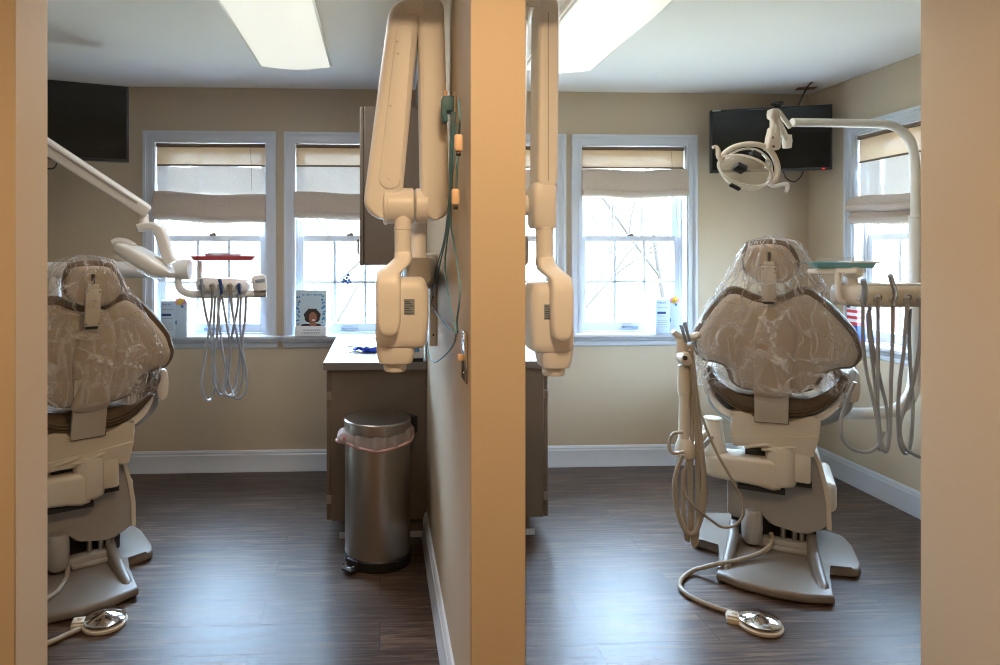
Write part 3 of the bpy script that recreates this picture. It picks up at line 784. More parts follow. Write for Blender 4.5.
cable([(455, 112), (451, 170), (447, 230), (434, 290), (428, 320), (428, 350), (434, 362), (448, 352), (456, 334), (449, 300), (445, 262), (449, 225), (452, 180), (456, 125)], XC-.008, .0026, 'cable', 'longest teal sensor cable whose loop hangs lowest on the middle wall')
sw = wx(466, 356, PX0)
ls = empty('light_switch', (PX0, sw.y, sw.z), label='chrome switch plate near the end of the middle wall', cat='light switch')
MB().box(-.007, 0, -.045, .045, -.066, .066, .003).build('plate', 'chrome', ls)
MB().box(-.022, -.006, -.005, .005, -.012, .006, .002).build('toggle', 'peach', ls)
for zz in (-.045, .045):
    MB().lathe([(.004, 0), (.003, .0015)], (-.007, 0, zz), (-1, 0, 0), 10).build('screw', 'chrome', ls)

# ------------------------------------------------------------------ sill items
def quad(mb, pts):
    mb._face([mb.bm.verts.new(p) for p in pts])
bp = wy(311, 335, 4.205)
br = empty('brochure_stand', (bp.x, bp.y, ZS), label='pale brochure card with a smiling person photo on the window sill', cat='brochure')
w, h = .096, .288
k2 = 4.2/F
MB().box(-w, w, 0, .012, 0, h, .001).build('card', 'aqua', br)
MB().box(-w-.002, w+.002, -.022, -.001, 0, .062, .002).build('pocket', 'paper', br)
mb = MB()
def disc(mb, cx, cz, rx, rz, y, n=20, f=None):
    mb.lathe([(1, 0), (1, .0006)], (0, 0, 0), n=n)
    vs = list(mb.bm.verts)[-2*n:]
    for v in vs:
        a = math.atan2(v.co.y, v.co.x); rr = f(a) if f else 1
        d = v.co.z; v.co = V((cx+math.cos(a)*rx*rr, y-d, cz+math.sin(a)*rz*rr))
disc(mb, .008, .125, .052, .048, -.0005, 28, lambda a: 1+.06*math.sin(a*7)+.04*math.sin(a*13)); mb.build('hair_print', 'hair', br)
mb = MB(); disc(mb, .012, .116, .026, .034, -.0014); mb.build('face_print', 'skin', br)
mb = MB(); disc(mb, .012, .074, .024, .012, -.0012); mb.build('neck_print', 'skin', br)
mb = MB(); disc(mb, .016, .099, .011, .0045, -.002, 14); mb.build('smile_print', 'paper', br)
mb = MB(); disc(mb, -.03, .066, .032, .010, -.0008); disc(mb, .042, .066, .022, .010, -.0008); mb.build('jacket_print', 'hair', br)
mb = MB()
for i in range(26):
    s = -1 if i % 2 else 1
    disc(mb, s*random.uniform(.070, .090), .07+.009*i*.8+random.uniform(-.01, .01), random.uniform(.004, .010), random.uniform(.004, .010), -.0006, 10)
mb.build('blue_dot_print', 'blue', br)
mb = MB()
for i, (x0, x1) in enumerate(((-.055, -.04), (-.03, -.006), (0, .006), (.014, .04), (.046, .07))):
    mb.box(x0, x1, -.0008, 0, .255, .262)
mb.build('heading_print', 'blue', br)
mb = MB()
for i in range(8):
    mb.box(-.055+i*.0145, -.047+i*.0145, -.0232, -.022, .016, .024)
mb.box(-.05, .06, -.0232, -.022, .036, .041)
mb.build('caption_print', 'greyink', br)

def carton(px, X0, label, turn=0):
    p = wy(px, 335, 4.205)
    r = empty('product_carton', (p.x, p.y, ZS), turn, label=label, cat='carton', group='white and blue cartons on the window sills')
    hw, hh, d = .063, .225, .055
    MB().box(-hw, hw*.42, -.025, d-.025, 0, hh, .001).build('box', 'pale', r)
    MB().box(hw*.44, hw*1.55, -.02, d-.03, 0, hh*.985, .001).build('box_flank', 'pale', r)
    text_mesh('brand_print', 'PHILIPS', .017, 'navy', r, Matrix.Translation((-hw+.01, -.0256, hh-.028)) @ Matrix.Rotation(PI/2, 4, 'X'))
    mb = MB()
    for z0, z1, x1 in ((.168, .172, .028), (.115, .118, .03), (.085, .088, .02), (.073, .076, .026), (.06, .063, .016), (.045, .048, .03)):
        mb.box(-hw+.01, x1*.5, -.0258, -.0248, z0, z1)
    mb.build('small_print', 'greyink', r)
    MB().box(-hw+.008, .002, -.0258, -.0248, .130, .145).build('dark_band', 'navy', r)
    mb = MB(); disc(mb, hw*.5, .09, .006, .014, -.0215); disc(mb, hw*1.1, .19, .009, .009, -.0215); mb.build('blue_mark', 'blue', r)
    fl = empty('flower_sticker', (p.x+hw*.95*math.cos(turn), p.y+hw*.95*math.sin(turn)-.022, ZS+hh-.004), turn, label=label.replace('white and blue carton on the sill', 'yellow and pink flower on the carton'), cat='flower decoration', group='flower decorations on the cartons')
    mb = MB(); mb.prism([(.034*(1+.13*math.cos(8*t))*math.cos(t), .022*(1+.13*math.cos(8*t))*math.sin(t)) for t in [2*PI*i/64 for i in range(64)]], lambda a, b: (a, -.004, b), lambda a, b: (a, .004, b), .001); mb.build('petals', 'pink', fl)
    mb = MB(); mb.lathe([(.024, 0), (.024, .003), (.016, .007), (0, .009)], (0, -.004, 0), (0, -1, 0), 24, sx=1, sy=.62); mb.build('centre', 'yellow', fl)
    mb = MB()
    for s in (-1, 1): mb.ball((s*.008, -.012, .004), .0022, n=8)
    mb.build('dot', 'dark', fl)
carton(664, 0, 'white and blue carton on the sill of the right room back window')
carton(172, 0, 'white and blue carton on the sill behind the left dental chair')
p = wx(855, 340, XR-.03)
sb = empty('striped_box', (XR-.03, p.y, ZS), -PI/2, label='blue box with red and white stripes on the right side wall sill', cat='box')
MB().box(-.03, .06, -.03, .02, 0, .10, .001).build('lower_panel', 'navy', sb)
mb = MB()
for i in range(5):
    (mb if i % 2 else mb).box(-.028, .058, -.029, .019, .10+i*.018, .118+i*.018)
    mb.build('red_stripe' if i % 2 == 0 else 'white_stripe', 'redink' if i % 2 == 0 else 'paper', sb); mb = MB()
MB().box(-.028, .058, -.029, .019, .19, .27, .001).build('upper_panel', 'paper', sb)
MB().box(-.028, .0, -.030, -.0285, .20, .26).build('blue_mark', 'navy', sb)
# small blue molecule-like ornament on the window muntin
p = wy(346, 281, 4.30)
wo = empty('window_ornament', (p.x, 4.285, p.z), label='small blue beaded ornament stuck on the window pane', cat='ornament')
mb = MB()
for a, b, r_ in ((0, 0, .012), (.022, .006, .011), (-.02, -.004, .012), (.006, .022, .010), (.016, .04, .011), (-.012, .012, .008), (.03, -.008, .008), (.012, -.012, .009)):
    mb.ball((a, 0, b), r_, n=10)
mb.build('bead', 'navy', wo)

# ------------------------------------------------------------------ dental chairs
RZ = math.radians(-30.5); CO = V((1.775, 2.93, 0))
RM = Matrix.Translation(CO) @ Matrix.Rotation(RZ, 4, 'Z'); RI = RM.inverted()
def LC(px, py, ly, k=0, z0=0):
    """photo point -> right chair's own frame on the plane y = ly + k*(z-z0)"""
    d = RI.to_3x3() @ ray(px, py); o = RI @ V((0, 0, CAMZ))
    t = (ly+k*(o.z-z0)-o.y)/(d.y-k*d.z)
    return o+d*t
def outl(pts, ly, k=0, z0=0, sub=0, closed=True):
    P = [LC(a, b, ly, k, z0) for a, b in pts]
    Q = [(p.x, p.z) for p in P]
    if sub:
        Q = [(q.x, q.y) for q in catmull([(x, z, 0) for x, z in Q], sub, closed)]
    return Q

ch = empty('dental_chair', CO, RZ, label='dental chair in the right room seen from behind under clear film', cat='dental chair', group='film covered dental chairs')
def extr(outline, y0, y1, name, m, bev=.01, parent=ch, k=0, z0=0, sharp=38, seg=2):
    mb = MB(); mb.prism(outline, lambda a, b: (a, y0+k*(b-z0), b), lambda a, b: (a, y1+k*(b-z0), b), bev, seg)
    return mb.build(name, m, parent, sharp)
# base plate
bpts = [(-.212, -.305), (-.12, -.345), (0, -.36), (.12, -.345), (.212, -.305), (.208, -.12), (.205, -.01), (.225, 0), (.302, -.008), (.324, .004), (.334, .025), (.333, .06), (.325, .25), (.312, .34), (.294, .375), (.25, .40), (.21, .412), (.14, .42)]
bout = bpts + [(-x, y) for x, y in reversed(bpts) if x > 0 and y > -.29]
bout = [(x, y) for x, y in bpts] + [(-x, y) for x, y in reversed(bpts[5:])]
mb = MB(); mb.prism(bout, lambda a, b: (a, b, .004), lambda a, b: (a, b, .044), .014, 3)
bplate = mb.build('base_plate', 'base', ch, 50)
MB().box(-.20, .20, .02, .9, .004, .04, .012).box(-.14, .14, .6, .95, .004, .09, .02).build('base_foot', 'base', bplate)
for s in (-1, 1):
    mb = MB()
    mb.loft([[(s*(.158+.02*(y < 0)*(-y/.25))+dx*(w), y, z) for dx, z in ((-.024, .040), (-.020, h-.008), (-.012, h), (0, h+.002), (.012, h), (.020, h-.008), (.024, .040))] for y, h, w in ((.12, .12, 1), (.0, .10, 1), (-.12, .075, 1), (-.22, .06, .95), (-.25, .054, .85), (-.265, .044, .5))])
    mb.build('base_rail', 'base', bplate, 50)
# dark box painted in for the shaded lift gap, crossbar, motor
MB().box(-.16, .19, .10, .30, .045, .26, .01).build('lift_gap_shade', 'dark', ch)
MB().box(-.08, .165, .0, .06, .045, .085, .006).box(-.02, .15, -.02, .0, .045, .065, .004).build('crossbar', 'grey', ch)
for x in (.055, .10, .13):
    MB().lathe([(.012, .06), (.012, .16)], (x, .045, 0), n=12).build('lift_link', 'steel', ch)
c0 = LC(752, 530, -.02)
MB().lathe([(.01, -.082), (.034, -.076), (.043, -.055), (.045, 0), (.043, .055), (.034, .072), (.01, .078)], (c0.x, .0, .135), n=24).build('motor_cover', 'grey', ch)
# lift arm cover
LAC = [(727, 466), (727, 512), (734, 517), (742, 519), (746, 511), (752, 508), (759, 509), (765, 515), (768, 523), (775, 525.5), (798, 531), (806, 535), (812, 534), (817, 529.5), (828, 528.5), (827.5, 505), (824, 485), (818, 464), (811, 452), (800, 452), (796, 466)]
extr(outl(LAC, .03), .03, .34, 'lift_cover', 'grey', .008)
rim = [LC(a, b, .025) for a, b in ((810, 452), (815, 453), (820, 464), (826, 485), (829.5, 505), (830, 530))]
MB().loft([[p+V((-.012, -.004, 0)), p+V((.006, -.004, 0)), p+V((.008, .32, 0)), p+V((-.012, .32, 0))] for p in rim]).build('side_cover', 'tan', ch, 30)
fa, fb = LC(812, 511, .36), LC(837.5, 484, .36)
MB().box(fa.x, fb.x, .36, .75, fa.z, fb.z, .03, 3).box(-.16, .16, .5, 1.0, .09, .28, .05, 3).build('front_cover', 'tan', ch)
# mount block
a0, a1 = LC(703, 452, -.06), LC(770, 487, -.06); b0 = LC(797, 482, -.06); t1 = LC(760, 449, -.06)
zt, zb = a0.z, LC(720, 478, -.06).z
bx_, bz0, bz1 = LC(781, 470, -.09).x, LC(781, 489, -.09).z, LC(781, 448, -.09).z
mb = MB(); mb.loft([rsec(V((x, -.01+dy, (z0+z1)/2)), V((0, 1, 0)), V((0, 0, 1)), w, (z1-z0)/2, .022) for x, dy, w, z0, z1 in ((a0.x, .015, .055, zb+.02, zt-.015), (a0.x+.012, .008, .07, zb+.004, zt-.003), (a0.x+.05, .005, .075, zb, zt), (a1.x-.05, 0, .075, zb-.010, zt+.006), (a1.x+.01, -.008, .072, zb-.018, zt+.008), (bx_, -.03, .045, zb-.012, zt-.002))])
blk = mb.build('arm_mount_block', 'tan', ch, 50)
MB().lathe([(.045, bz0), (.058, bz0+.006), (.062, bz0+.02), (.062, bz1-.02), (.055, bz1-.004), (.03, bz1)], (bx_, -.03, 0), n=32).build('pivot_housing', 'tan', ch, 50)
e = LC(803, 466, -.06)
MB().box(e.x-.035, e.x+.03, -.07, .06, LC(803, 483, -.06).z, LC(803, 453, -.06).z, .01).build('junction_box', 'tan', ch)
MB().box(e.x-.03, e.x+.035, -.04, .05, LC(803, 489, -.06).z, LC(803, 483, -.06).z, .003).build('junction_shade', 'dark', ch)  # dark block painted in for shade under the junction box
u0 = LC(760, 488, -.03)
MB().box(u0.x-.09, u0.x+.1, -.05, .05, u0.z-.012, u0.z+.012, .004).build('lower_gap_shade', 'dark', ch)  # dark bar standing in for the shadowed gap below the block
# cone post
cpb, cpt = LC(716, 452, -.02), LC(712, 419, -.02)
MB().lathe([(.064, cpb.z-.01), (.064, cpb.z+.006), (.058, cpb.z+.014), (.039, cpt.z-.012), (.038, cpt.z-.004), (.043, cpt.z), (.041, cpt.z+.006), (.02, cpt.z+.008)], (cpb.x-.014, -.01, 0), n=32).build('arm_post', 'tan', ch)
# seat support
SS = [(730.5, 412), (740, 411), (754, 413), (755, 421), (788, 424), (789, 419), (812, 419), (819, 417), (821, 424), (819, 440), (814, 458), (806, 458), (790, 451), (768, 446), (746, 446), (733, 446), (730.5, 430)]
upper = []
upper.append(extr(outl(SS, -.06), -.06, .34, 'seat_support', 'tan', .012, seg=3))
upper.append(extr(outl([(731.5, 436), (776, 437.5), (818.5, 437), (814, 457.5), (806, 457.5), (790, 450.5), (768, 445.5), (746, 445.5), (733.5, 445.5)], -.068), -.069, -.05, 'support_skirt', 'tan', .005))
sp = outl([(755, 413), (789, 413), (789, 424.5), (755, 422)], -.07); upper.append(extr(sp, -.072, -.05, 'bracket_shade', 'dark', .001))  # dark slab standing in for shade around the bracket foot
g0, g1 = LC(745, 452, -.03), LC(800, 446, -.03)
MB().box(g0.x, g1.x, -.02, .2, g0.z-.03, g1.z+.02, .004).build('swivel_gap_shade', 'dark', ch)  # solid dark box in place of the shade inside the swivel
for (a, b, c_, d) in ((745, 447, 772, 444), (762, 449, 785, 452), (770, 450, 798, 447)):
    p, q = LC(a, b, -.06), LC(c_, d, -.06)
    MB().tube([p, (p+q)/2+V((0, -.015, .004)), q], .008, 8).build('brake_lever', 'tan', ch)
for (a, b) in ((754, 442), (788, 444)):
    p = LC(a, b, -.064); upper.append(MB().lathe([(.007, 0), (.007, .003)], (p.x, -.0605, p.z), (0, -1, 0), 12).build('screw_cap', 'tan', ch))
# seat cushion: lofted bowl
SO = [(703, 373), (706, 380), (713, 390), (722, 399), (735, 408.5), (750, 414), (772, 416.5), (795, 417), (812, 415), (826, 408), (838, 399), (846, 390), (848.5, 384), (846, 377)]
prof = [(p.x, p.z) for p in (LC(a, b, -.07) for a, b in SO)]
prof = [(q.x, q.y) for q in catmull([(x, z, 0) for x, z in prof], 3)]
def bowl(y, drop, grow, th, flat):
    zc = min(z for _, z in prof)
    lo = [(x*grow, y, zc+(z-zc)*flat+drop) for x, z in prof]
    hi = [(x*grow*.93, y, zc+(z-zc)*flat*.9+th*(1-.55*abs(x)/.30)+drop) for x, z in reversed(prof)]
    return lo+hi
mb = MB(); mb.loft([bowl(-.05, .014, .90, .07, .95), bowl(-.068, .004, .97, .095, 1), bowl(-.06, 0, 1, .108, 1), bowl(.05, .0, 1.0, .11, .9), bowl(.25, .02, .98, .08, .6), bowl(.45, .04, .92, .09, .45), bowl(.52, .045, .88, .07, .4)])
seat = mb.build('seat', 'vinyl', ch, 60); upper.append(seat)
zc = min(z for _, z in prof)
for g, dz in ((1.004, .022), (1.004, .034)):
    MB().tube([(x*g, -.07, zc+(z-zc)+dz) for x, z in prof[2:-2]], .0035, 6, smooth=False).build('seam', 'vinyl', seat)
mb = MB(); mb.loft([[(x, y, z) for x, y, z in bowl(yy, dr, gr, .07, fl)] for yy, dr, gr, fl in ((.5, .045, .85, .4), (.7, .03, .8, .3), (1.0, -.02, .74, .2), (1.15, -.05, .7, .2), (1.19, -.045, .62, .2))])
lr = mb.build('leg_rest', 'vinyl', ch, 60); upper.append(lr)
sh = []
SH = [(707, 388), (711, 400), (720, 411), (732, 417), (754, 421), (790, 424), (815, 422), (831, 414), (839, 404), (842, 396)]
pf = [(p.x, p.z) for p in (LC(a, b, -.03) for a, b in SH)]
pf = [(q.x, q.y) for q in catmull([(x, z, 0) for x, z in pf], 3)]
mb = MB(); rr_ = []
zs_ = min(z for _, z in pf)
for y, g, dz, fl in ((-.035, .97, .008, 1), (-.045, 1, 0, 1), (.05, .98, 0, .75), (.25, .94, .01, .45), (.42, .88, .025, .3)):
    rr_.append([(x*g, y, zs_+(z-zs_)*fl+dz) for x, z in pf]+[(x*g*.96, y, zs_+(z-zs_)*fl*.9+dz+.02) for x, z in reversed(pf)])
mb.loft(rr_); upper.append(mb.build('seat_shell', 'white', ch, 50))
# armrests
for s, P in ((-1, [(703.5, 373), (707, 370.5), (712, 371.5), (714, 379), (716, 394), (713, 396), (706, 394), (703, 384)]), (1, [(847, 374), (852, 371), (858, 372), (860, 384), (858.5, 400), (853, 402), (848, 400), (846, 388)])):
    q = outl(P, -.02, sub=4)
    ar = extr(q, -.03, .26, 'armrest', 'tan', .012, seg=3); upper.append(ar)
    cx_ = sum(a for a, b in q)/len(q); zz = min(b for a, b in q)
    upper.append(MB().tube([(cx_, .12, zz+.02), (cx_-s*.01, .13, zz-.06), (cx_-s*.09, .15, zz-.13), (cx_-s*.2, .16, zz-.15)], .02, 10).build('armrest_strut', 'grey', ch))
# backrest
BK, BZ, BY = -.26, .80, -.13
BO = [(763.6, 295.5), (752, 292.7), (741, 287.5), (731, 286.6), (722, 290), (710, 303), (699, 319), (692.5, 331), (691.5, 345), (695, 354), (703, 361), (717, 364), (725, 369), (730, 382), (741, 389.5), (756, 392), (775, 394), (792, 394), (806, 393), (817, 389), (822.5, 381), (829, 373.5), (841.5, 370), (854, 368.5), (862, 361), (864.5, 351), (862, 343), (857, 331), (844, 315.5), (830, 302), (819, 293), (811, 288), (801.6, 286.5), (791, 290), (778, 295.5)]
bo = outl(BO, BY, BK, BZ, 4)
def bf(a, b, d): return V((a, BY+BK*(b-BZ)+d, b))
mb = MB(); mb.pad(bo, bf, [(.3, .085), (.8, .085), (.93, .08), (.985, .06), (1, .035), (.99, .012), (.965, 0), (.3, 0)])
bcush = mb.build('backrest_cushion', 'vinyl', ch, 60); upper.append(bcush)
bi = inset(inset(bo, .010), .013)
mb = MB(); mb.pad(bi, lambda a, b, d: bf(a, b-.010, d), [(.3, .004), (.99, .004), (1, -.004), (.99, -.010), (.9, -.018), (.75, -.024), (.4, -.028), (.1, -.028)])
bshell = mb.build('backrest_shell', 'shell', ch, 60); upper.append(bshell)
SPN = [(769, 302), (764, 311), (757, 326), (753.5, 342), (753, 360), (755, 380), (755, 395), (788.5, 397), (789.5, 380), (793.5, 362), (796.5, 342), (795, 328), (790, 314), (784, 303)]
so = outl(SPN, BY-.03, BK, BZ, 4)
mb = MB(); mb.pad(so, lambda a, b, d: bf(a, b, d), [(.3, -.02), (1, -.020), (.995, -.034), (.97, -.038), (.8, -.043), (.4, -.046), (.1, -.046)])
mb.build('spine_cover', 'shell', bshell, 60)
# bracket from the seat support up to the backrest
B0, B1, B2, B3 = LC(755, 366, BY-.045, BK, BZ), LC(788, 366, BY-.045, BK, BZ), LC(788, 424, -.075), LC(755, 421.5, -.075)
mb = MB(); R = []
for t in [i/10 for i in range(11)]:
    l, r = B3.lerp(B0, t), B2.lerp(B1, t); dy = -.012*math.sin(PI*t); l = l+V((0, dy, 0)); r = r+V((0, dy, 0))
    R.append([l, r, r+V((.003, .02, 0)), l+V((-.003, .02, 0))])
mb.loft(R); upper.append(mb.build('back_bracket', 'tan', ch, 30))
# headrest
HO = [(746, 243), (750, 240.5), (756, 239.3), (769, 238.5), (781, 239.5), (788, 242), (795, 249.5), (799.7, 258.5), (800.6, 266), (796, 274.6), (786.4, 281), (777, 282.8), (768, 282.6), (760, 281.5), (750, 276.5), (743.6, 270), (741, 262), (742, 252)]
HY = BY-.035
def hf(a, b, d): return V((a, HY+BK*(b-BZ)+d, b))
ho = outl(HO, HY, BK, BZ, 4)
head = []
mb = MB(); mb.pad(ho, hf, [(.3, .085), (.8, .085), (.94, .076), (1, .05), (1, .022), (.97, .004), (.9, 0), (.3, 0)])
hc = mb.build('headrest_cushion', 'vinyl', ch, 60); head.append(hc)
hi = [(a, b-.013) for a, b in inset(inset(ho, .005), .006)]
mb = MB(); mb.pad(hi, hf, [(.3, .002), (.98, .002), (1, -.003), (.97, -.008), (.8, -.012), (.1, -.013)])
hs_ = mb.build('headrest_shell', 'shell', ch, 60); head.append(hs_)
p0, p1 = LC(769, 263, HY-.02, BK, BZ), LC(770, 304, HY-.01, BK, BZ)
w0 = LC(777, 280, HY-.02, BK, BZ).x-LC(762, 280, HY-.02, BK, BZ).x
def hpost(z0, z1, w, d0, d1, bev=.004):
    mb = MB(); mb.prism([(p0.x-w/2, z0), (p0.x+w/2, z0), (p0.x+w/2, z1), (p0.x-w/2, z1)], lambda a, b: hf(a, b, d0), lambda a, b: hf(a, b, d1), bev); return mb
post = hpost(p1.z+.012, p0.z-.014, w0, -.040, -.015).build('headrest_post', 'tan', ch); head.append(post)
z_ = p0.z
hpost(z_-.02, z_+.006, w0*.72, -.034, -.012).build('release_clip', 'tan', post)
hpost(z_+.006, z_+.045, w0*.22, -.020, -.010, .002).build('clip_slot', 'dark', post)
hpost(p1.z, p1.z+.016, w0*.75, -.030, -.005, .002).build('post_socket', 'dark', post)
for sx_ in (-1, 1):
    for zz in (p1.z+.022, z_-.024):
        c_ = hf(p0.x+sx_*w0*.40, zz, -.040); MB().lathe([(.003, 0), (.003, .001)], c_, (0, -1, 0), 8).build('screw', 'dark', post)

# left chair: same chair, lowered a little and with the headrest pushed down
LO = V((-1.295, 2.885, 0)); LRZ = math.radians(30)
upper_names = {o.name for o in upper}; head_names = {o.name for o in head}
chl = empty('dental_chair', LO, LRZ, label='dental chair in the left room cut off by the door post', cat='dental chair', group='film covered dental chairs')
for o in list(ch.children):
    c_ = copy_tree(o, chl)
    if o.name in upper_names: c_.location.z -= .022
    if o.name in head_names: c_.location.z -= .085
    if o.name in upper_names or o.name in head_names: c_.location.x += .03
    if o is bplate: c_.location.x -= .018

bplate.location = (.010, -.05, 0)
# ------------------------------------------------------------------ clear film covers
def cover(root, dz, hdz, seed):
    mb = MB(); rings = []
    nz, n = 30, 96
    ztop, zbot = 1.462+dz+hdz, .80+dz
    for j in range(nz+1):
        t = j/nz; z = ztop+(zbot-ztop)*t
        u = max(0, (t-.06)/.94)
        wx_ = .105+.218*(u/.64) if u < .64 else .323-.03*(u-.64)/.36
        if t < .06: wx_ = .105*math.sqrt(max(.02, 1-(1-t/.06)**2))
        yb = BY+BK*(z-dz-BZ)
        y0 = yb-.064-.032*max(0, min(1, (.42-t)/.12)); y1 = yb+.10+.03*t
        if t < .06:
            f = math.sqrt(max(.02, 1-(1-t/.06)**2)); ym = (y0+y1)/2; y0 = ym+(y0-ym)*f; y1 = ym+(y1-ym)*f
        ring = []
        for i in range(n):
            a = 2*PI*i/n; c_, s_ = math.cos(a), math.sin(a)
            ex = abs(c_)**.75*math.copysign(1, c_); ey = abs(s_)**.6*math.copysign(1, s_)
            p = V((wx_*ex, (y0+y1)/2+(y1-y0)/2*ey, z))
            q = V((p.x*7+seed, p.y*7, p.z*4))
            nn = noise.noise(q)+.6*noise.noise(q*2.3)
            rg = 1-abs(noise.noise(V((p.x*11+p.z*6, seed, p.z*5-p.x*4))))*2
            rdg = 1-abs(noise.noise(V((a*5.5, seed+3, t*2.2))))*2.2
            rg += rdg
            p += V((ex*(.008*nn+.005*(rg-.6)), (.0055*nn+.006*max(0, rg)) * (1 if ey > 0 else -1), .015*nn*t*(j == nz)-(.03*noise.noise(V((a*2, seed, 1))) if j == nz else 0)))
            ring.append(p)
        rings.append(ring)
    mb.loft(rings, False)
    mb.bm.verts.index_update(); uvl = mb.bm.loops.layers.uv.new('UVMap')
    for f in mb.bm.faces:
        ii = [l.vert.index % n for l in f.loops]; wrap = max(ii)-min(ii) > n/2
        for l in f.loops:
            i = l.vert.index % n; j = l.vert.index//n
            l[uvl].uv = ((i+(n if wrap and i < n/2 else 0))/n+seed, j/nz)
    mb.build('sheet', 'film', root, 75)
    # gathered hem
    pts = [p+V((0, 0, -.004)) for p in rings[-1]]
    MB().tube(pts[::3]+[pts[0]], lambda t: .004+.003*math.sin(t*60)**2, 6, 2).build('gathered_hem', 'film', root)
def cover_root(loc, rz, label):
    return empty('plastic_cover', loc, rz, label=label, cat='plastic cover', group='clear plastic covers over the chair backs')
cvr = cover_root(CO, RZ, 'clear plastic cover draped over the right dental chair back'); cover(cvr, 0, 0, 2.0)
cvl = cover_root(LO, LRZ, 'crinkled clear plastic cover over the left dental chair back'); cover(cvl, -.022, -.055, 9.0)

# ------------------------------------------------------------------ foot controls
def foot_pedal(c, rz, hose, label):
    root = empty('foot_pedal', (c.x, c.y, 0), rz, label=label, cat='foot pedal', group='chrome disc foot controls')
    MB().lathe([(.070, 0), (.078, .003), (.079, .012), (.074, .016)], n=40).box(-.115, -.05, -.028, .028, .0, .022, .006).build('base', 'tan', root)
    MB().lathe([(.060, .016), (.072, .02), (.073, .027), (.068, .031), (.03, .042), (.004, .05), (0, .05)], n=48).build('disc', 'chrome', root)
    MB().lathe([(.010, .018), (.010, .032), (.006, .036)], (-.085, 0, 0), n=14).box(-.112, -.07, -.02, .02, .02, .03, .004).build('lever', 'tan', root)
    I = (Matrix.Translation((c.x, c.y, 0)) @ Matrix.Rotation(rz, 4, 'Z')).inverted()
    MB().tube([I @ p for p in hose], .0095, 10).build('hose', 'those', root)
pc = wz(760, 621, .02)
hz = lambda a, b, z=.011: wz(a, b, z)
foot_pedal(pc, math.radians(155+180), [hz(738, 614), hz(720, 609), hz(697, 600), hz(682, 590), hz(681, 580), hz(692, 571, .014), hz(705, 567, .036), hz(717, 564, .056), hz(735, 561, .056), hz(755, 555, .06), hz(768, 548, .075), hz(772, 540, .09), hz(771, 533, .12)], 'chrome disc foot pedal on the floor in front of the right chair')
pc2 = wz(105, 619, .02)
foot_pedal(pc2, math.radians(10), [hz(80, 629), hz(66, 635), hz(48, 643), hz(30, 645), hz(10, 640), hz(0, 620)], 'chrome disc foot pedal at the left chair base')
o = MB().tube([hz(45, 600, .055), hz(58, 590, .055), hz(67, 575, .055), hz(66, 560, .07), hz(60, 548, .1)], .0095, 10).build('base_hose', 'those'); tag(o, 'tan hose curving over the left chair base plate', 'hose')

# ------------------------------------------------------------------ assistant arm (right room)
YA = 2.84
A = lambda a, b, Y=YA: wy(a, b, Y)
as0 = A(685, 450); asr = empty('assistant_arm', as0, label='tan assistant arm with hanging hoses left of the right dental chair', cat='assistant arm')
R_ = lambda P: [p-as0 for p in P]
k = YA/F
mb = MB(); mb.tube(R_([A(685, 380), A(684, 410), A(683.5, 452)]), .024, 16, flat=.9); mb.build('column', 'tan', asr)
mb = MB(); mb.lathe([(.026, 0), (.03, .02), (.030, .09), (.027, .13), (.022, .135)], R_([A(684.5, 395)])[0], n=20); mb.build('sleeve', 'tan', asr)
mb = MB(); mb.lathe([(.02, -.03), (.028, -.026), (.028, .026), (.02, .03)], R_([A(685, 358, YA-.03)])[0], (0, -1, 0), 24); pv = mb.build('pivot', 'tan', asr)
mb = MB(); mb.lathe([(.010, 0), (.010, .004)], R_([A(685, 358, YA-.06)])[0], (0, -1, 0), 14); mb.build('pivot_bolt', 'dark', pv)
mb = MB(); mb.tube(R_([A(685, 362), A(682, 350), A(681, 338)]), lambda t: .026-.004*t, 14); mb.build('neck', 'tan', asr)
hp = R_([A(673, 331), A(679, 336), A(686, 338), A(693, 337), A(699, 334)])
mb = MB(); mb.tube(hp, lambda t: .016+.006*math.sin(PI*t), 12, flat=.8); mb.build('holder', 'tan', asr)
for (a, b, c_, d) in ((681, 325, 686, 342), (684, 322, 690, 341)):
    mb = MB(); mb.tube(R_([A(a, b, YA-.03), A((a+c_)/2, (b+d)/2, YA-.035), A(c_, d, YA-.02)]), lambda t: .008-.002*t, 10); mb.build('suction_tip', 'greyink', asr)
mb = MB(); mb.lathe([(.04, -.02), (.044, -.005), (.040, .03), (.028, .06)], R_([A(685, 452)])[0], n=22); mb.build('elbow', 'tan', asr)
lk = [A(688, 452), A(697, 444, 2.88), A(706, 433, 2.92)]
mb = MB(); mb.tube(R_([lk[0]+V((0, 0, .0)), lk[1], lk[2]]), .014, 10); mb.build('link_bar', 'tan', asr)
mb = MB(); mb.tube(R_([A(692, 458), A(701, 449, 2.88), A(712, 437, 2.92)]), .010, 10); mb.build('link_bar', 'grey', asr)
HS = [
 ([(689, 345), (690.5, 380), (692, 420), (691, 470), (690, 520), (687, 540), (683, 500), (684, 470)], .009),
 ([(691, 345), (694, 390), (697, 440), (698, 500), (697, 535), (694, 545), (692, 520), (689, 470), (688, 455)], .010),
 ([(690, 350), (696, 400), (702, 450), (705, 490), (702, 515), (694, 533), (684, 528), (676, 505), (675, 480), (681, 455)], .010),
 ([(683, 455), (676, 475), (677, 505), (685, 528), (693, 534), (700, 520), (703, 480), (700, 450)], .008),
 ([(692, 345), (698, 400), (705, 425), (718, 455), (732, 480), (742, 500), (743, 515), (735, 525), (722, 527), (711, 520), (702, 513), (693, 505), (686, 495), (683, 480), (687, 462)], .006),
 ([(683, 432), (673, 434), (669, 445), (673, 453), (684, 452)], .007)]
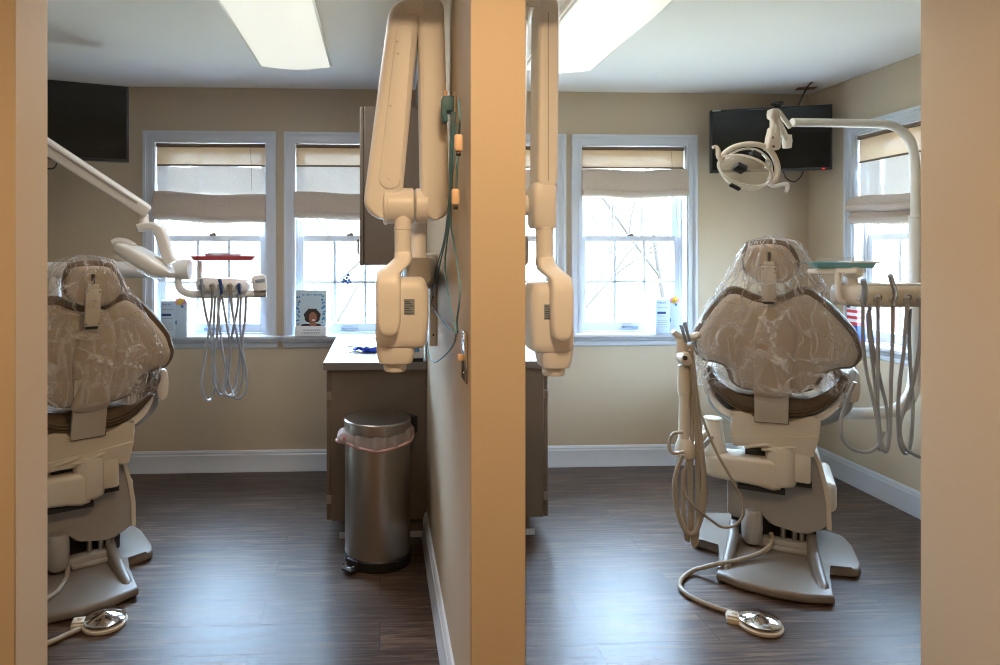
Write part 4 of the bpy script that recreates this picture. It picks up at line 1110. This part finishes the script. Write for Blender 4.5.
for i, (P, r_) in enumerate(HS):
    mb = MB(); mb.tube(R_([A(a, b, YA-.03-.012*i+.02*math.sin(j)) for j, (a, b) in enumerate(P)]), r_, 8, 6); mb.build('hose', 'those', asr)

# ------------------------------------------------------------------ dental light, right room
YL = 2.84
lp = lambda a, b, Y=YL: wy(a, b, Y)
r0 = lp(916, 413); dlr = empty('dental_light', r0, label='dental light on a tall curved white post in the right room', cat='dental light', group='swing arm dental lights')
T0 = lambda P: [p-r0 for p in P]
post = [lp(830, 413, 3.0), lp(850, 413.5, 2.96), lp(880, 413, 2.90), lp(897, 409, 2.87), lp(908, 400), lp(914, 385), lp(915.5, 360), lp(915.5, 300)]
mb = MB(); mb.tube(T0(post), .027, 16); mb.build('support_arm', 'white', dlr)
mb = MB(); mb.tube(T0([lp(915.5, 372), lp(915.5, 300), lp(915.5, 216)]), .026, 16); mb.lathe([(.026, 0), (.028, .004), (.026, .012)], T0([lp(915.5, 218)])[0], n=16); mb.build('post', 'white', dlr)
bend = [lp(915.5, 220), lp(915.5, 190), lp(915.3, 165), lp(912, 145), lp(905, 134), lp(895, 127), lp(884, 124.5), lp(860, 123.5, 2.83), lp(820, 122.8, 2.81), lp(792, 122.5, 2.80)]
mb = MB(); mb.tube(T0(bend), .019, 16); mb.build('light_arm', 'white', dlr)
YH = 2.74
h = lambda a, b, Y=YH: wy(a, b, Y)-r0
mb = MB(); mb.tube([h(775, 115, 2.75), h(782, 130, 2.76), h(788, 143, 2.78)], .014, 12, smooth=False); mb.tube([h(779, 112, 2.76), h(790, 127, 2.79)], .010, 10, smooth=False); mb.lathe([(.018, -.03), (.021, .0), (.018, .025)], h(787, 141, 2.78), n=18); mb.build('knuckle_arm', 'white', dlr)
mb = MB(); mb.loft([rsec(h(px, py), V((1, 0, 0)), V((0, 1, 0)), a, b, min(a, b)*.5) for px, py, a, b in ((774, 109, .012, .012), (773.7, 110, .02, .02), (773.5, 114, .022, .022), (773.5, 118, .021, .02), (774, 120, .014, .014), (774, 127, .014, .014), (773.5, 128.5, .02, .018), (773, 138, .027, .02), (772, 148, .030, .02), (771, 150, .026, .018))])
nk = mb.build('swivel_body', 'tan', dlr, 50)
for a, b in ((772.7, 137.5), (773.5, 146.5)):
    p = h(a, b, YH-.021); MB().lathe([(.005, 0), (.005, .002)], p, (0, -1, 0), 10).build('screw', 'dark', nk)
# ring frame: half ellipse from left handle over the top to lower right
ringp = [(722, 160), (724, 154), (731, 148.5), (741, 145), (752, 144), (763, 146), (771, 152), (776, 161), (777.5, 170), (775, 179), (770, 184)]
mb = MB(); mb.tube([h(a, b, YH+.01) for a, b in ringp], .014, 12, flat=.8); mb.build('ring_frame', 'tan', dlr)
mb = MB(); mb.tube([h(a, b, YH+.02) for a, b in ((727, 158), (733, 152.5), (744, 149), (755, 149.5), (764, 155), (770, 163), (771, 174), (768, 180))], .010, 8, flat=.5); mb.build('inner_rim', 'white', dlr)
# reflector dish: boat shaped bowl
cL, cR = h(721, 160), h(768, 184)
ax_ = (cR-cL); Lh = ax_.length/2; ax_.normalize(); cc = (cL+cR)/2
dn = V((-.35, -.42, -.84)); dn = (dn-ax_*dn.dot(ax_)).normalized(); sd = ax_.cross(dn)
mb = MB(); rings = []
for i in range(17):
    t = -1+2*i/16; w = math.sqrt(max(.002, 1-t*t)); ring = []
    for j in range(13):
        a = PI*j/12-PI/2
        ring.append(cc+ax_*(t*Lh)+sd*(math.sin(a)*w*.085)+dn*(math.cos(a)*w*.075-.008))
    rings.append(ring)
mb.loft(rings, False, False); mb.build('reflector', 'lens', dlr, 60)
mb = MB(); rings = []
for i in range(17):
    t = -1+2*i/16; w = math.sqrt(max(.002, 1-t*t))
    rings.append([cc+ax_*(t*Lh)+sd*(u*w*.085)+dn*(.010*w*(1-u*u)-.010) for u in (-1, -.5, 0, .5, 1)])
mb.loft(rings, False, False); mb.build('lens_cover', 'lens', dlr, 60)
mb = MB(); mb.tube([cc+ax_*(math.cos(a)*Lh)+sd*(math.sin(a)*.085)-dn*.008 for a in [2*PI*i/40 for i in range(41)]], .005, 8, smooth=False); mb.build('dish_rim', 'tan', dlr)
b1 = h(740, 168, YH-.085); mb = MB(); mb.obox(b1, ax_, sd, dn, .022, .020, .012, .004); mb.build('bulb_shield', 'black', dlr); mb = MB(); mb.obox(h(735, 187, YH-.05), ax_, sd, dn, .024, .008, .006, .003); mb.build('lens_latch', 'black', dlr)
b2 = h(755, 156, YH+.02); mb = MB(); mb.obox(b2, ax_, sd, dn, .02, .016, .016, .004); mb.build('bulb_socket', 'black', dlr)
mb = MB(); mb.obox(h(768, 165, YH+.0), ax_, (0, 1, 0), dn, .014, .006, .026, .004); mb.build('heat_shield', 'chrome', dlr)
mb = MB(); mb.tube([h(722, 161), h(718.5, 156), h(718, 150), h(715.5, 146.5), h(712.5, 147.5)], lambda t: .008+.002*math.sin(t*5), 10); mb.build('handle', 'tan', dlr)
mb = MB(); mb.tube([h(767, 182), h(773, 186), h(780, 185), h(786, 184), h(787.5, 188), h(786, 192)], lambda t: .009+.004*math.sin(PI*t), 10, flat=.7); mb.build('handle', 'white', dlr)

# ------------------------------------------------------------------ delivery unit, right room
def delivery(name_label, c, rz, w, hgt, dep, holes, hoses, extra):
    pass
YD = 2.38
d0 = wy(892, 296, YD); du = empty('delivery_unit', d0, label='delivery unit with five hanging handpiece hoses in the right room', cat='delivery unit', group='dental delivery units')
D = lambda a, b, Y=YD: wy(a, b, Y)-d0
mb = MB(); L0, L1 = D(852, 296).x, D(946, 296).x
secs = []
for t in (0, .02, .06, .15, .5, .85, .94, .98, 1):
    e_ = min(t, 1-t); f = min(1, math.sqrt(max(0, 1-(1-min(1, e_/.1))**2))+.12)
    secs.append(rsec(V((L0+(L1-L0)*t, .05, 0)), V((0, 1, 0)), V((0, 0, 1)), .10*f, .040*f, .028*f))
mb.loft(secs); body = mb.build('body', 'tan', du, 50)
MB().box(L0+.04, L1-.04, -.02, .13, .040, .046, .003).build('top_pad', 'white', body)
for i, px in enumerate((863, 878, 893.5, 907.5, 921)):
    p = D(px, 298, YD-.055)
    MB().lathe([(.014, -.012), (.017, 0), (.017, .01), (.012, .012), (.010, .004)], p+V((0, .006, 0)), (0, -1, 0), 20, sy=.75).build('holder', 'grey', du)
hd_ = [([(863, 280), (864.5, 288), (863.5, 298), (863, 305)], .010, 'greyink'), ([(878, 296), (878, 300), (878, 308)], .0085, 'grey'), ([(890, 275), (893, 285), (895, 292), (893, 305)], .009, 'sinksteel'), ([(907.5, 297), (907.5, 302), (907, 310)], .0085, 'grey'), ([(921, 297), (921, 302), (921, 308)], .0085, 'grey')]
hs2 = [[(863, 304), (863, 340), (866, 370), (873, 400), (878, 425), (881, 445), (884, 450), (888, 440), (887, 410), (880, 380), (872, 340), (869, 312)],
       [(878, 306), (878, 350), (877.5, 400), (879, 440), (879.5, 451)],
       [(893, 304), (892.5, 340), (891, 380), (890, 430), (886, 452), (881, 440), (878, 410), (872, 360), (868, 320), (870, 308)],
       [(907, 308), (905, 330), (904, 350), (900, 380), (898, 410), (899, 440), (904, 453), (909, 450), (912, 430), (912.5, 400), (910, 360), (909, 330), (910, 309)],
       [(921, 306), (920, 340), (915, 375), (908, 400), (901, 420), (900, 435), (905, 448), (915, 455), (925, 458), (935, 455), (938, 420), (930, 350), (926, 310)],
       [(855, 382), (850, 393), (846, 405), (841, 420), (842, 438), (852, 449), (868, 452), (878, 445), (884, 432)]]
for i, (P, r_, m_) in enumerate(hd_):
    hp_ = MB().tube([D(a, b, YD-.075+.008*j) for j, (a, b) in enumerate(P)], lambda t, r_=r_: r_*(1-.25*abs(t-.5)), 10).build('handpiece', m_, du)
for i, P in enumerate(hs2):
    mb = MB(); mb.tube([D(a, b, YD-.06+.02*math.sin(i+j*.9)+(.05 if j > len(P)/2 else 0)) for j, (a, b) in enumerate(P)], .0062, 8, 6); mb.build('hose', 'hose', du)
mb = MB(); mb.tube([D(862, 303, YD+.05), D(850, 303, YD+.05), D(842, 301, YD+.05), D(838.5, 294, YD+.05), D(838, 280, YD+.05), D(838, 268, YD+.05)], .0105, 12); mb.build('tray_arm', 'white', du)
mb = MB(); mb.tube([D(852, 300, YD+.06), D(852, 285, YD+.06), D(852, 274, YD+.06)], .019, 14); mb.lathe([(.02, -.012), (.034, 0), (.036, .02), (.033, .03), (.02, .034)], D(853, 275, YD+.05), (0, 0, 1), 20); mb.build('tray_swivel', 'white', du)
ta, tb = D(812, 271, YD+.16), D(862, 271, YD+.02)
mb = MB(); mb.obox((ta+tb)/2, tb-ta, V((tb-ta)).cross(V((0, 0, 1))), (0, 0, 1), (tb-ta).length/2, .05, .010, .006); mb.build('tray_support', 'white', du)
mb = MB(); mb.tube([V((.10, .12, 0)), V((.20, .25, -.01)), wy(915, 300, YL)-d0], .02, 12); mb.build('support_arm', 'white', du)
# tray
t0 = wy(840, 262, YD+.10); tr = empty('instrument_tray', (t0.x, t0.y, t0.z-.022), math.radians(-22), label='teal instrument tray above the right delivery unit', cat='tray', group='instrument trays on the delivery units')
def tray(root, m, hx, hy):
    mb = MB(); mb.loft([[(x*k, y*k, z) for x, y in rrect(hx, hy, .03)] for k, z in ((.86, 0), (.9, .002), (.97, .018), (1.0, .020), (1.0, .022), (.96, .021), (.88, .005), (.3, .005))])
    mb.build('dish', m, root, 40)
tray(tr, 'teal', .108, .08)
MB().box(.01, .11, -.09, .07, .0195, .026, .002).build('rim_flap', 'white', tr)
def bag(name, c, rx, ry, rz_, seed, m, label):
    mb = blob((0, 0, rz_), rx, ry, rz_, seed, 24); o = mb.build(name, m, None, 70); o.location = c; tag(o, label, 'plastic wrap')
bag('plastic_wrap', (t0.x-.01, t0.y, t0.z-.001), .07, .04, .011, 3, 'film', 'crumpled clear plastic wrap lying on the teal tray')

# ------------------------------------------------------------------ left room: light, delivery unit
YLL = 3.05
l0 = wy(150, 210, YLL); dll = empty('dental_light', l0, label='dental light on a slanting white arm in the left room', cat='dental light', group='swing arm dental lights')
g = lambda a, b, Y=YLL: wy(a, b, Y)-l0
p0, p1 = g(-40, 90, 2.75), g(148, 212)
mb = MB(); T = (p1-p0).normalized(); W = V((0, 1, 0)); U = T.cross(W).normalized(); W = U.cross(T)
mb.loft([rsec(p0+T*s, U, W, .030*f, .03, .012) for s, f in ((0, 1.15), ((p1-p0).length-.05, 1), ((p1-p0).length-.01, .95), ((p1-p0).length, .8))])
mb.build('arm', 'white', dll, 40)
mb = MB(); mb.loft([rsec(p0+T*s+U*.012-W*.031, U, W, .005, .002, .001) for s in (.1, (p1-p0).length-.06)]); mb.build('arm_groove', 'grey', dll)
mb = MB(); mb.tube([g(40, 163), g(46, 168), g(54, 168), g(59, 160)], .004, 6); mb.build('cable', 'black', dll)
p = g(144, 213); mb = MB(); mb.lathe([(.018, -.055), (.022, -.05), (.022, -.03), (.019, -.026), (.019, .0)], p+V((0, 0, -.005)), n=18); mb.build('joint', 'white', dll)
yk = [(139, 228), (146, 226.5), (155, 227), (160.5, 233), (164, 243), (168, 256), (172, 263)]
mb = MB(); P = catmull([g(a, b) for a, b in yk], 6); rr2 = []
for i, q in enumerate(P):
    T_ = (P[min(i+1, len(P)-1)]-P[max(i-1, 0)]).normalized(); W_ = V((0, 1, 0)); U_ = T_.cross(W_).normalized()
    rr2.append(rsec(q, U_, W_, .018+.006*(i > 14), .026, .010))
mb.loft(rr2); mb.build('yoke', 'white', dll, 40)
mb = MB(); mb.lathe([(.016, -.002), (.016, .003)], g(138.5, 228, YLL-.0), (-1, 0, .1), 16); mb.build('yoke_cap', 'blue', dll)
# head: long flattened shell tilted down to the right
a_, b_ = g(117, 246), g(170, 277); ax2 = (b_-a_); Ln = ax2.length; ax2.normalize(); W2 = V((.1, 1, 0)).normalized(); up2 = ax2.cross(W2).normalized()
if up2.z < 0: up2 = -up2
mb = MB(); secs = []
for t, hw_, hh_ in ((0, .02, .010), (.03, .045, .018), (.1, .06, .026), (.3, .075, .033), (.55, .08, .034), (.8, .075, .030), (.92, .06, .022), (1, .03, .010)):
    secs.append(rsec(a_+ax2*(Ln*t)+up2*(.012 if t > .1 else .004), W2, up2, hw_, hh_, hh_*.7))
mb.loft(secs); hd2 = mb.build('lamp_housing', 'white', dll, 50)
mb = MB(); mb.loft([rsec(a_+ax2*(Ln*t)-up2*.028, W2, up2, w_, .006, .005) for t, w_ in ((.08, .05), (.3, .07), (.7, .07), (.95, .05))]); mb.build('lens', 'lens', hd2, 40)
mb = MB(); mb.tube([g(113, 243), g(118, 241), g(127, 242), (a_+ax2*.07+up2*.04)], lambda t: .017-.004*t, 12); mb.build('handle', 'white', dll)
mb = MB(); mb.tube([g(141, 255), g(146, 257), g(155, 258), g(165, 262)], lambda t: .007+.003*t, 10); mb.build('switch_bracket', 'white', dll)

YU = 3.45
u0 = wy(230, 285, YU); dul = empty('delivery_unit', u0, label='delivery unit with looped grey hoses before the left window', cat='delivery unit', group='dental delivery units')
E = lambda a, b, Y=YU: wy(a, b, Y)-u0
mb = MB(); q0, q1 = E(49, 270.5), E(188, 269.5)
mb.tube([q0, q0.lerp(q1, .5), q1], .043, 20, smooth=False); mb.tube([q1-V((.06, 0, 0)), q1+V((.01, 0, 0))], .052, 20, smooth=False); mb.build('support_arm', 'white', dul)
mb = MB(); mb.tube([q0+V((.03, 0, -.03)), q0+V((.03, .0, -.25)), q0+V((.05, -.1, -.6))], .028, 12); mb.build('support_post', 'white', dul)
mb = MB(); mb.tube([E(178, 279), E(180, 288), E(188, 293.5), E(200, 294.5), E(230, 294.5), E(263, 293.5)], .019, 14); mb.build('curved_arm', 'white', dul)
mb = MB(); mb.tube([E(255, 293.6, YU-.005), E(266.5, 293.4, YU-.005)], .020, 14, smooth=False); mb.build('arm_tip', 'grey', dul)
mb = MB(); L0, L1 = E(196, 285).x, E(250, 285).x; secs = []
for t in (0, .03, .1, .25, .5, .75, .9, .97, 1):
    e_ = min(t, 1-t); f = min(1, math.sqrt(max(0, 1-(1-min(1, e_/.2))**2))+.10)
    secs.append(rsec(V((L0+(L1-L0)*t, .02, .004-.012*t)), V((0, 1, 0)), V((0, 0, 1)), .075*f, .038*f, .03*f))
mb.loft(secs); body = mb.build('body', 'white', dul, 50)
mb = MB(); p = E(259.5, 283, YU-.02)
mb.loft([rsec(p+V((.004*t_, -.012*t_, 0)), V((1, 0, .12)).normalized(), V((-.12, 0, 1)).normalized(), .035*f, .042*f, .018) for t_, f in ((-1.5, .85), (-1, 1), (1, 1), (1.5, .9))]); kp = mb.build('touchpad', 'white', dul, 50)
mb = MB(); mb.obox(p+V((.006, -.019, .012)), (1, 0, .12), (0, 1, 0), (-.12, 0, 1), .024, .003, .009, .002); mb.build('display', 'greyink', kp)
xs_ = (202, 212.5, 221, 230, 239)
for i, px in enumerate(xs_):
    p = E(px, 286.5, YU-.055)
    mb = MB(); mb.lathe([(.014, -.012), (.016, 0), (.016, .01), (.011, .012), (.009, .004)], p, (0, -1, 0), 18); mb.build('holder', 'grey', dul)
    top = [(201, 279), (212.5, 284), (219.5, 279), (230, 284), (239, 284)][i]
    mb = MB(); mb.tube([E(*top, YU-.085), E(px, 286, YU-.08), E(px+.4, 294, YU-.07)], lambda t: .009-.002*t, 10); mb.build('handpiece', ('greyink', 'those', 'navy', 'those', 'navy')[i], dul)
hl = [[(202, 292), (206, 315), (211, 335), (213, 355), (216, 375), (222, 392), (229, 396), (235, 388), (238, 370), (240, 350), (237, 335), (233, 315), (231, 293)],
      [(212.5, 292), (211, 315), (207, 345), (203, 370), (202, 388), (206, 400), (212, 397), (215, 380), (213, 350), (214, 320), (215, 296)],
      [(221, 292), (218, 315), (217, 335), (214, 355), (213, 378), (219, 394), (225, 390), (229, 370), (230, 345), (226, 320), (222, 296)],
      [(230, 292), (233, 315), (238, 340), (244, 360), (247, 380), (244, 394), (237, 399), (232, 392), (226, 370), (222, 345), (219, 320), (218, 298)],
      [(239, 292), (237, 310), (232, 335), (228, 360), (224, 385), (228, 396), (237, 393), (243, 375), (241, 345), (240, 320), (241, 297)],
      [(246, 296), (245, 320), (242, 345), (246, 370), (247, 385)]]
for i, P in enumerate(hl):
    mb = MB(); mb.tube([E(a, b, YU-.055+.02*math.sin(i*1.3+j)+(.04 if j > len(P)/2 else 0)) for j, (a, b) in enumerate(P)], .0062, 8, 6); mb.build('hose', 'hose', dul)
mb = MB(); mb.tube([E(200, 285, YU+.03), E(200, 270, YU+.03), E(200, 261, YU+.03)], .010, 10, smooth=False); mb.build('tray_post', 'white', dul)
t1 = wy(223, 259.5, YU); trl = empty('instrument_tray', (t1.x, t1.y+.02, t1.z-.004), math.radians(8), label='red instrument tray above the left delivery unit', cat='tray', group='instrument trays on the delivery units')
tray(trl, 'red', .16, .10)
bag('plastic_wrap', (t1.x-.01, t1.y, t1.z+.012), .09, .05, .012, 5, 'pale', 'pale crumpled wrap lying on the red tray')

# ------------------------------------------------------------------ outdoors
hm = MB(); rows = []
for j in range(15):
    row = []
    for i in range(81):
        ang = -.95+i*.031; dist = 12+j*1.0
        z = -1.2+6.2*(j/14)**1.2+.5*noise.noise(V((i*.3, j*.4, 2)))*(j > 0)
        row.append(hm.bm.verts.new((math.sin(ang)*dist*1.3, 2+math.cos(ang)*dist, z)))
    rows.append(row)
for j in range(14):
    for i in range(80): hm._face([rows[j][i], rows[j][i+1], rows[j+1][i+1], rows[j+1][i]])
tag(hm.build('backdrop_slope', 'hill'), 'added wooded slope dimming the low sky outside the windows', 'backdrop_slope', kind='structure')  # slope added to dim the low sky seen through the panes
o = MB().box(-30, 30, YB+.6, 40, -1.3, -1.2).box(XR+.7, 30, -20, YB+.6, -1.3, -1.2).build('lawn', 'lawn'); tag(o, 'pale dry ground outside the windows', 'ground', kind='structure')
def tree(c, hgt, seed, label, spread=.5, leafy=0, m='bark'):
    rnd = random.Random(seed); root = empty('garden_tree', c, label=label, cat='tree', group='bare trees outside the windows')
    mb = MB(); tips = []
    def grow(p, d, L, r, lev):
        n = 4; pts = [p]
        for i in range(n):
            d = (d+V((rnd.uniform(-1, 1), rnd.uniform(-1, 1), rnd.uniform(-.5, .9)))*.16).normalized(); p = p+d*(L/n); pts.append(p)
        mb.tube(pts, lambda t: r*(1-.45*t), 5 if lev else 8, 1, smooth=False)
        if lev >= 5: tips.append(p); return
        for i in range(3):
            q = pts[rnd.randint(2, n)]
            nd = (d+V((rnd.uniform(-1, 1), rnd.uniform(-1, 1), rnd.uniform(-.4, .8)))*spread*1.5).normalized()
            grow(q, nd, L*rnd.uniform(.55, .8), r*.52, lev+1)
    grow(V((0, 0, 0)), V((0, 0, 1)), hgt*.42, hgt*.0085, 0)
    mb.build('branches', m, root, 60)
    if leafy:
        lb = MB()
        for t in tips:
            for k in range(leafy):
                q = t+V((rnd.gauss(0, .18), rnd.gauss(0, .18), rnd.gauss(0, .18))); s_ = rnd.uniform(.02, .05)
                a = V((rnd.uniform(-1, 1), rnd.uniform(-1, 1), rnd.uniform(-1, 1))).normalized(); b = a.orthogonal().normalized()
                quad(lb, [q-a*s_, q+b*s_*.5, q+a*s_, q-b*s_*.5])
        tag(lb.build('foliage', 'leaf' if leafy < 6 else 'shrubleaf', root), kind='stuff')
tree((-3.3, 10.2, -1.2), 6.0, 3, 'green leafed tree outside the left window', .55, 7)
tree((-.9, 10.6, -1.2), 6.5, 5, 'thin pale tree outside the window above the sink', .55, 3)
tree((3.1, 10.4, -1.2), 6.5, 8, 'bare branched tree outside the right room back window', .6, 1)
tree((5.2, 11.6, -1.2), 7, 12, 'second bare tree set farther back beyond the right room back window', .6, 1)
tree((7.5, 7.0, -1.2), 6, 21, 'bare tree outside the right side wall window', .6, 2)
gw = empty('garden_wall', (9, 8, -1.2), label='low pink brick wall outside the side window', cat='garden wall')
MB().box(-.15, .15, -5, 5, 0, 1.75, .01).build('brickwork', 'brick', gw)
MB().box(-.2, .2, -5.05, 5.05, 1.75, 1.83, .02).build('coping', 'trim', gw)

# ------------------------------------------------------------------ light
w_ = bpy.data.worlds.new('sky'); S.world = w_; w_.use_nodes = True
bg = w_.node_tree.nodes['Background']; bg.inputs[0].default_value = (.52, .73, 1.0, 1); bg.inputs[1].default_value = 32
def area(name, loc, rot, sx, sy, power, col, portal=False):
    l = bpy.data.lights.new(name, 'AREA'); l.shape = 'RECTANGLE'; l.size = sx; l.size_y = sy; l.energy = power; l.color = col
    if portal: l.cycles.is_portal = True
    o = bpy.data.objects.new(name, l); COL.objects.link(o); o.location = loc; o.rotation_euler = rot; return o
for x in back_x:
    area('sky_portal', (x+OW/2, YB+WT+.02, (ZS+ZT)/2), (-PI/2, 0, 0), OW, ZT-ZS, 1, (1, 1, 1), True)
area('sky_portal', (XR+WT+.02, W5-OW/2, (ZS+ZT)/2), (0, PI/2, 0), ZT-ZS, OW, 1, (1, 1, 1), True)
sun = bpy.data.lights.new('sun', 'SUN'); sun.energy = 6; sun.angle = .01; sun.color = (1, .93, .82)
so_ = bpy.data.objects.new('sun', sun); COL.objects.link(so_); so_.rotation_euler = (math.radians(38), 0, math.radians(25))
# hall ceiling lamps (warm)
for x, pw in ((.28, 14), (-2.2, 15), (2.8, 15)):
    hl_ = empty('ceiling_downlight', (x, .72, H), label='warm round hall ceiling light', cat='ceiling light', group='hall ceiling lights')
    MB().lathe([(.16, 0), (.16, -.02), (.14, -.025)], n=28).build('trim_ring', 'white', hl_)
    area('hall_lamp', (x, .72, H-.04), (0, 0, 0), .3, .3, pw, (1, .68, .38))

for x in (-.428, .9225):
    area('fixture_fill', (x, 2.78, H-.122), (0, 0, 0), .30, 1.15, 5, (.95, .97, 1))  # fill light added below the fixtures to lift the rooms
v = S.view_settings; S.display_settings.display_device = 'sRGB'
v.view_transform = 'Standard'; v.look = 'None'; v.gamma = 1; v.exposure = 1.1; v.use_curve_mapping = False
S.cycles.use_denoising = True; S.cycles.filter_width = 1.1
S.cycles.max_bounces = 10; S.cycles.diffuse_bounces = 5; S.cycles.transparent_max_bounces = 24
S.cycles.sample_clamp_indirect = 8; S.cycles.caustics_reflective = False; S.cycles.caustics_refractive = False
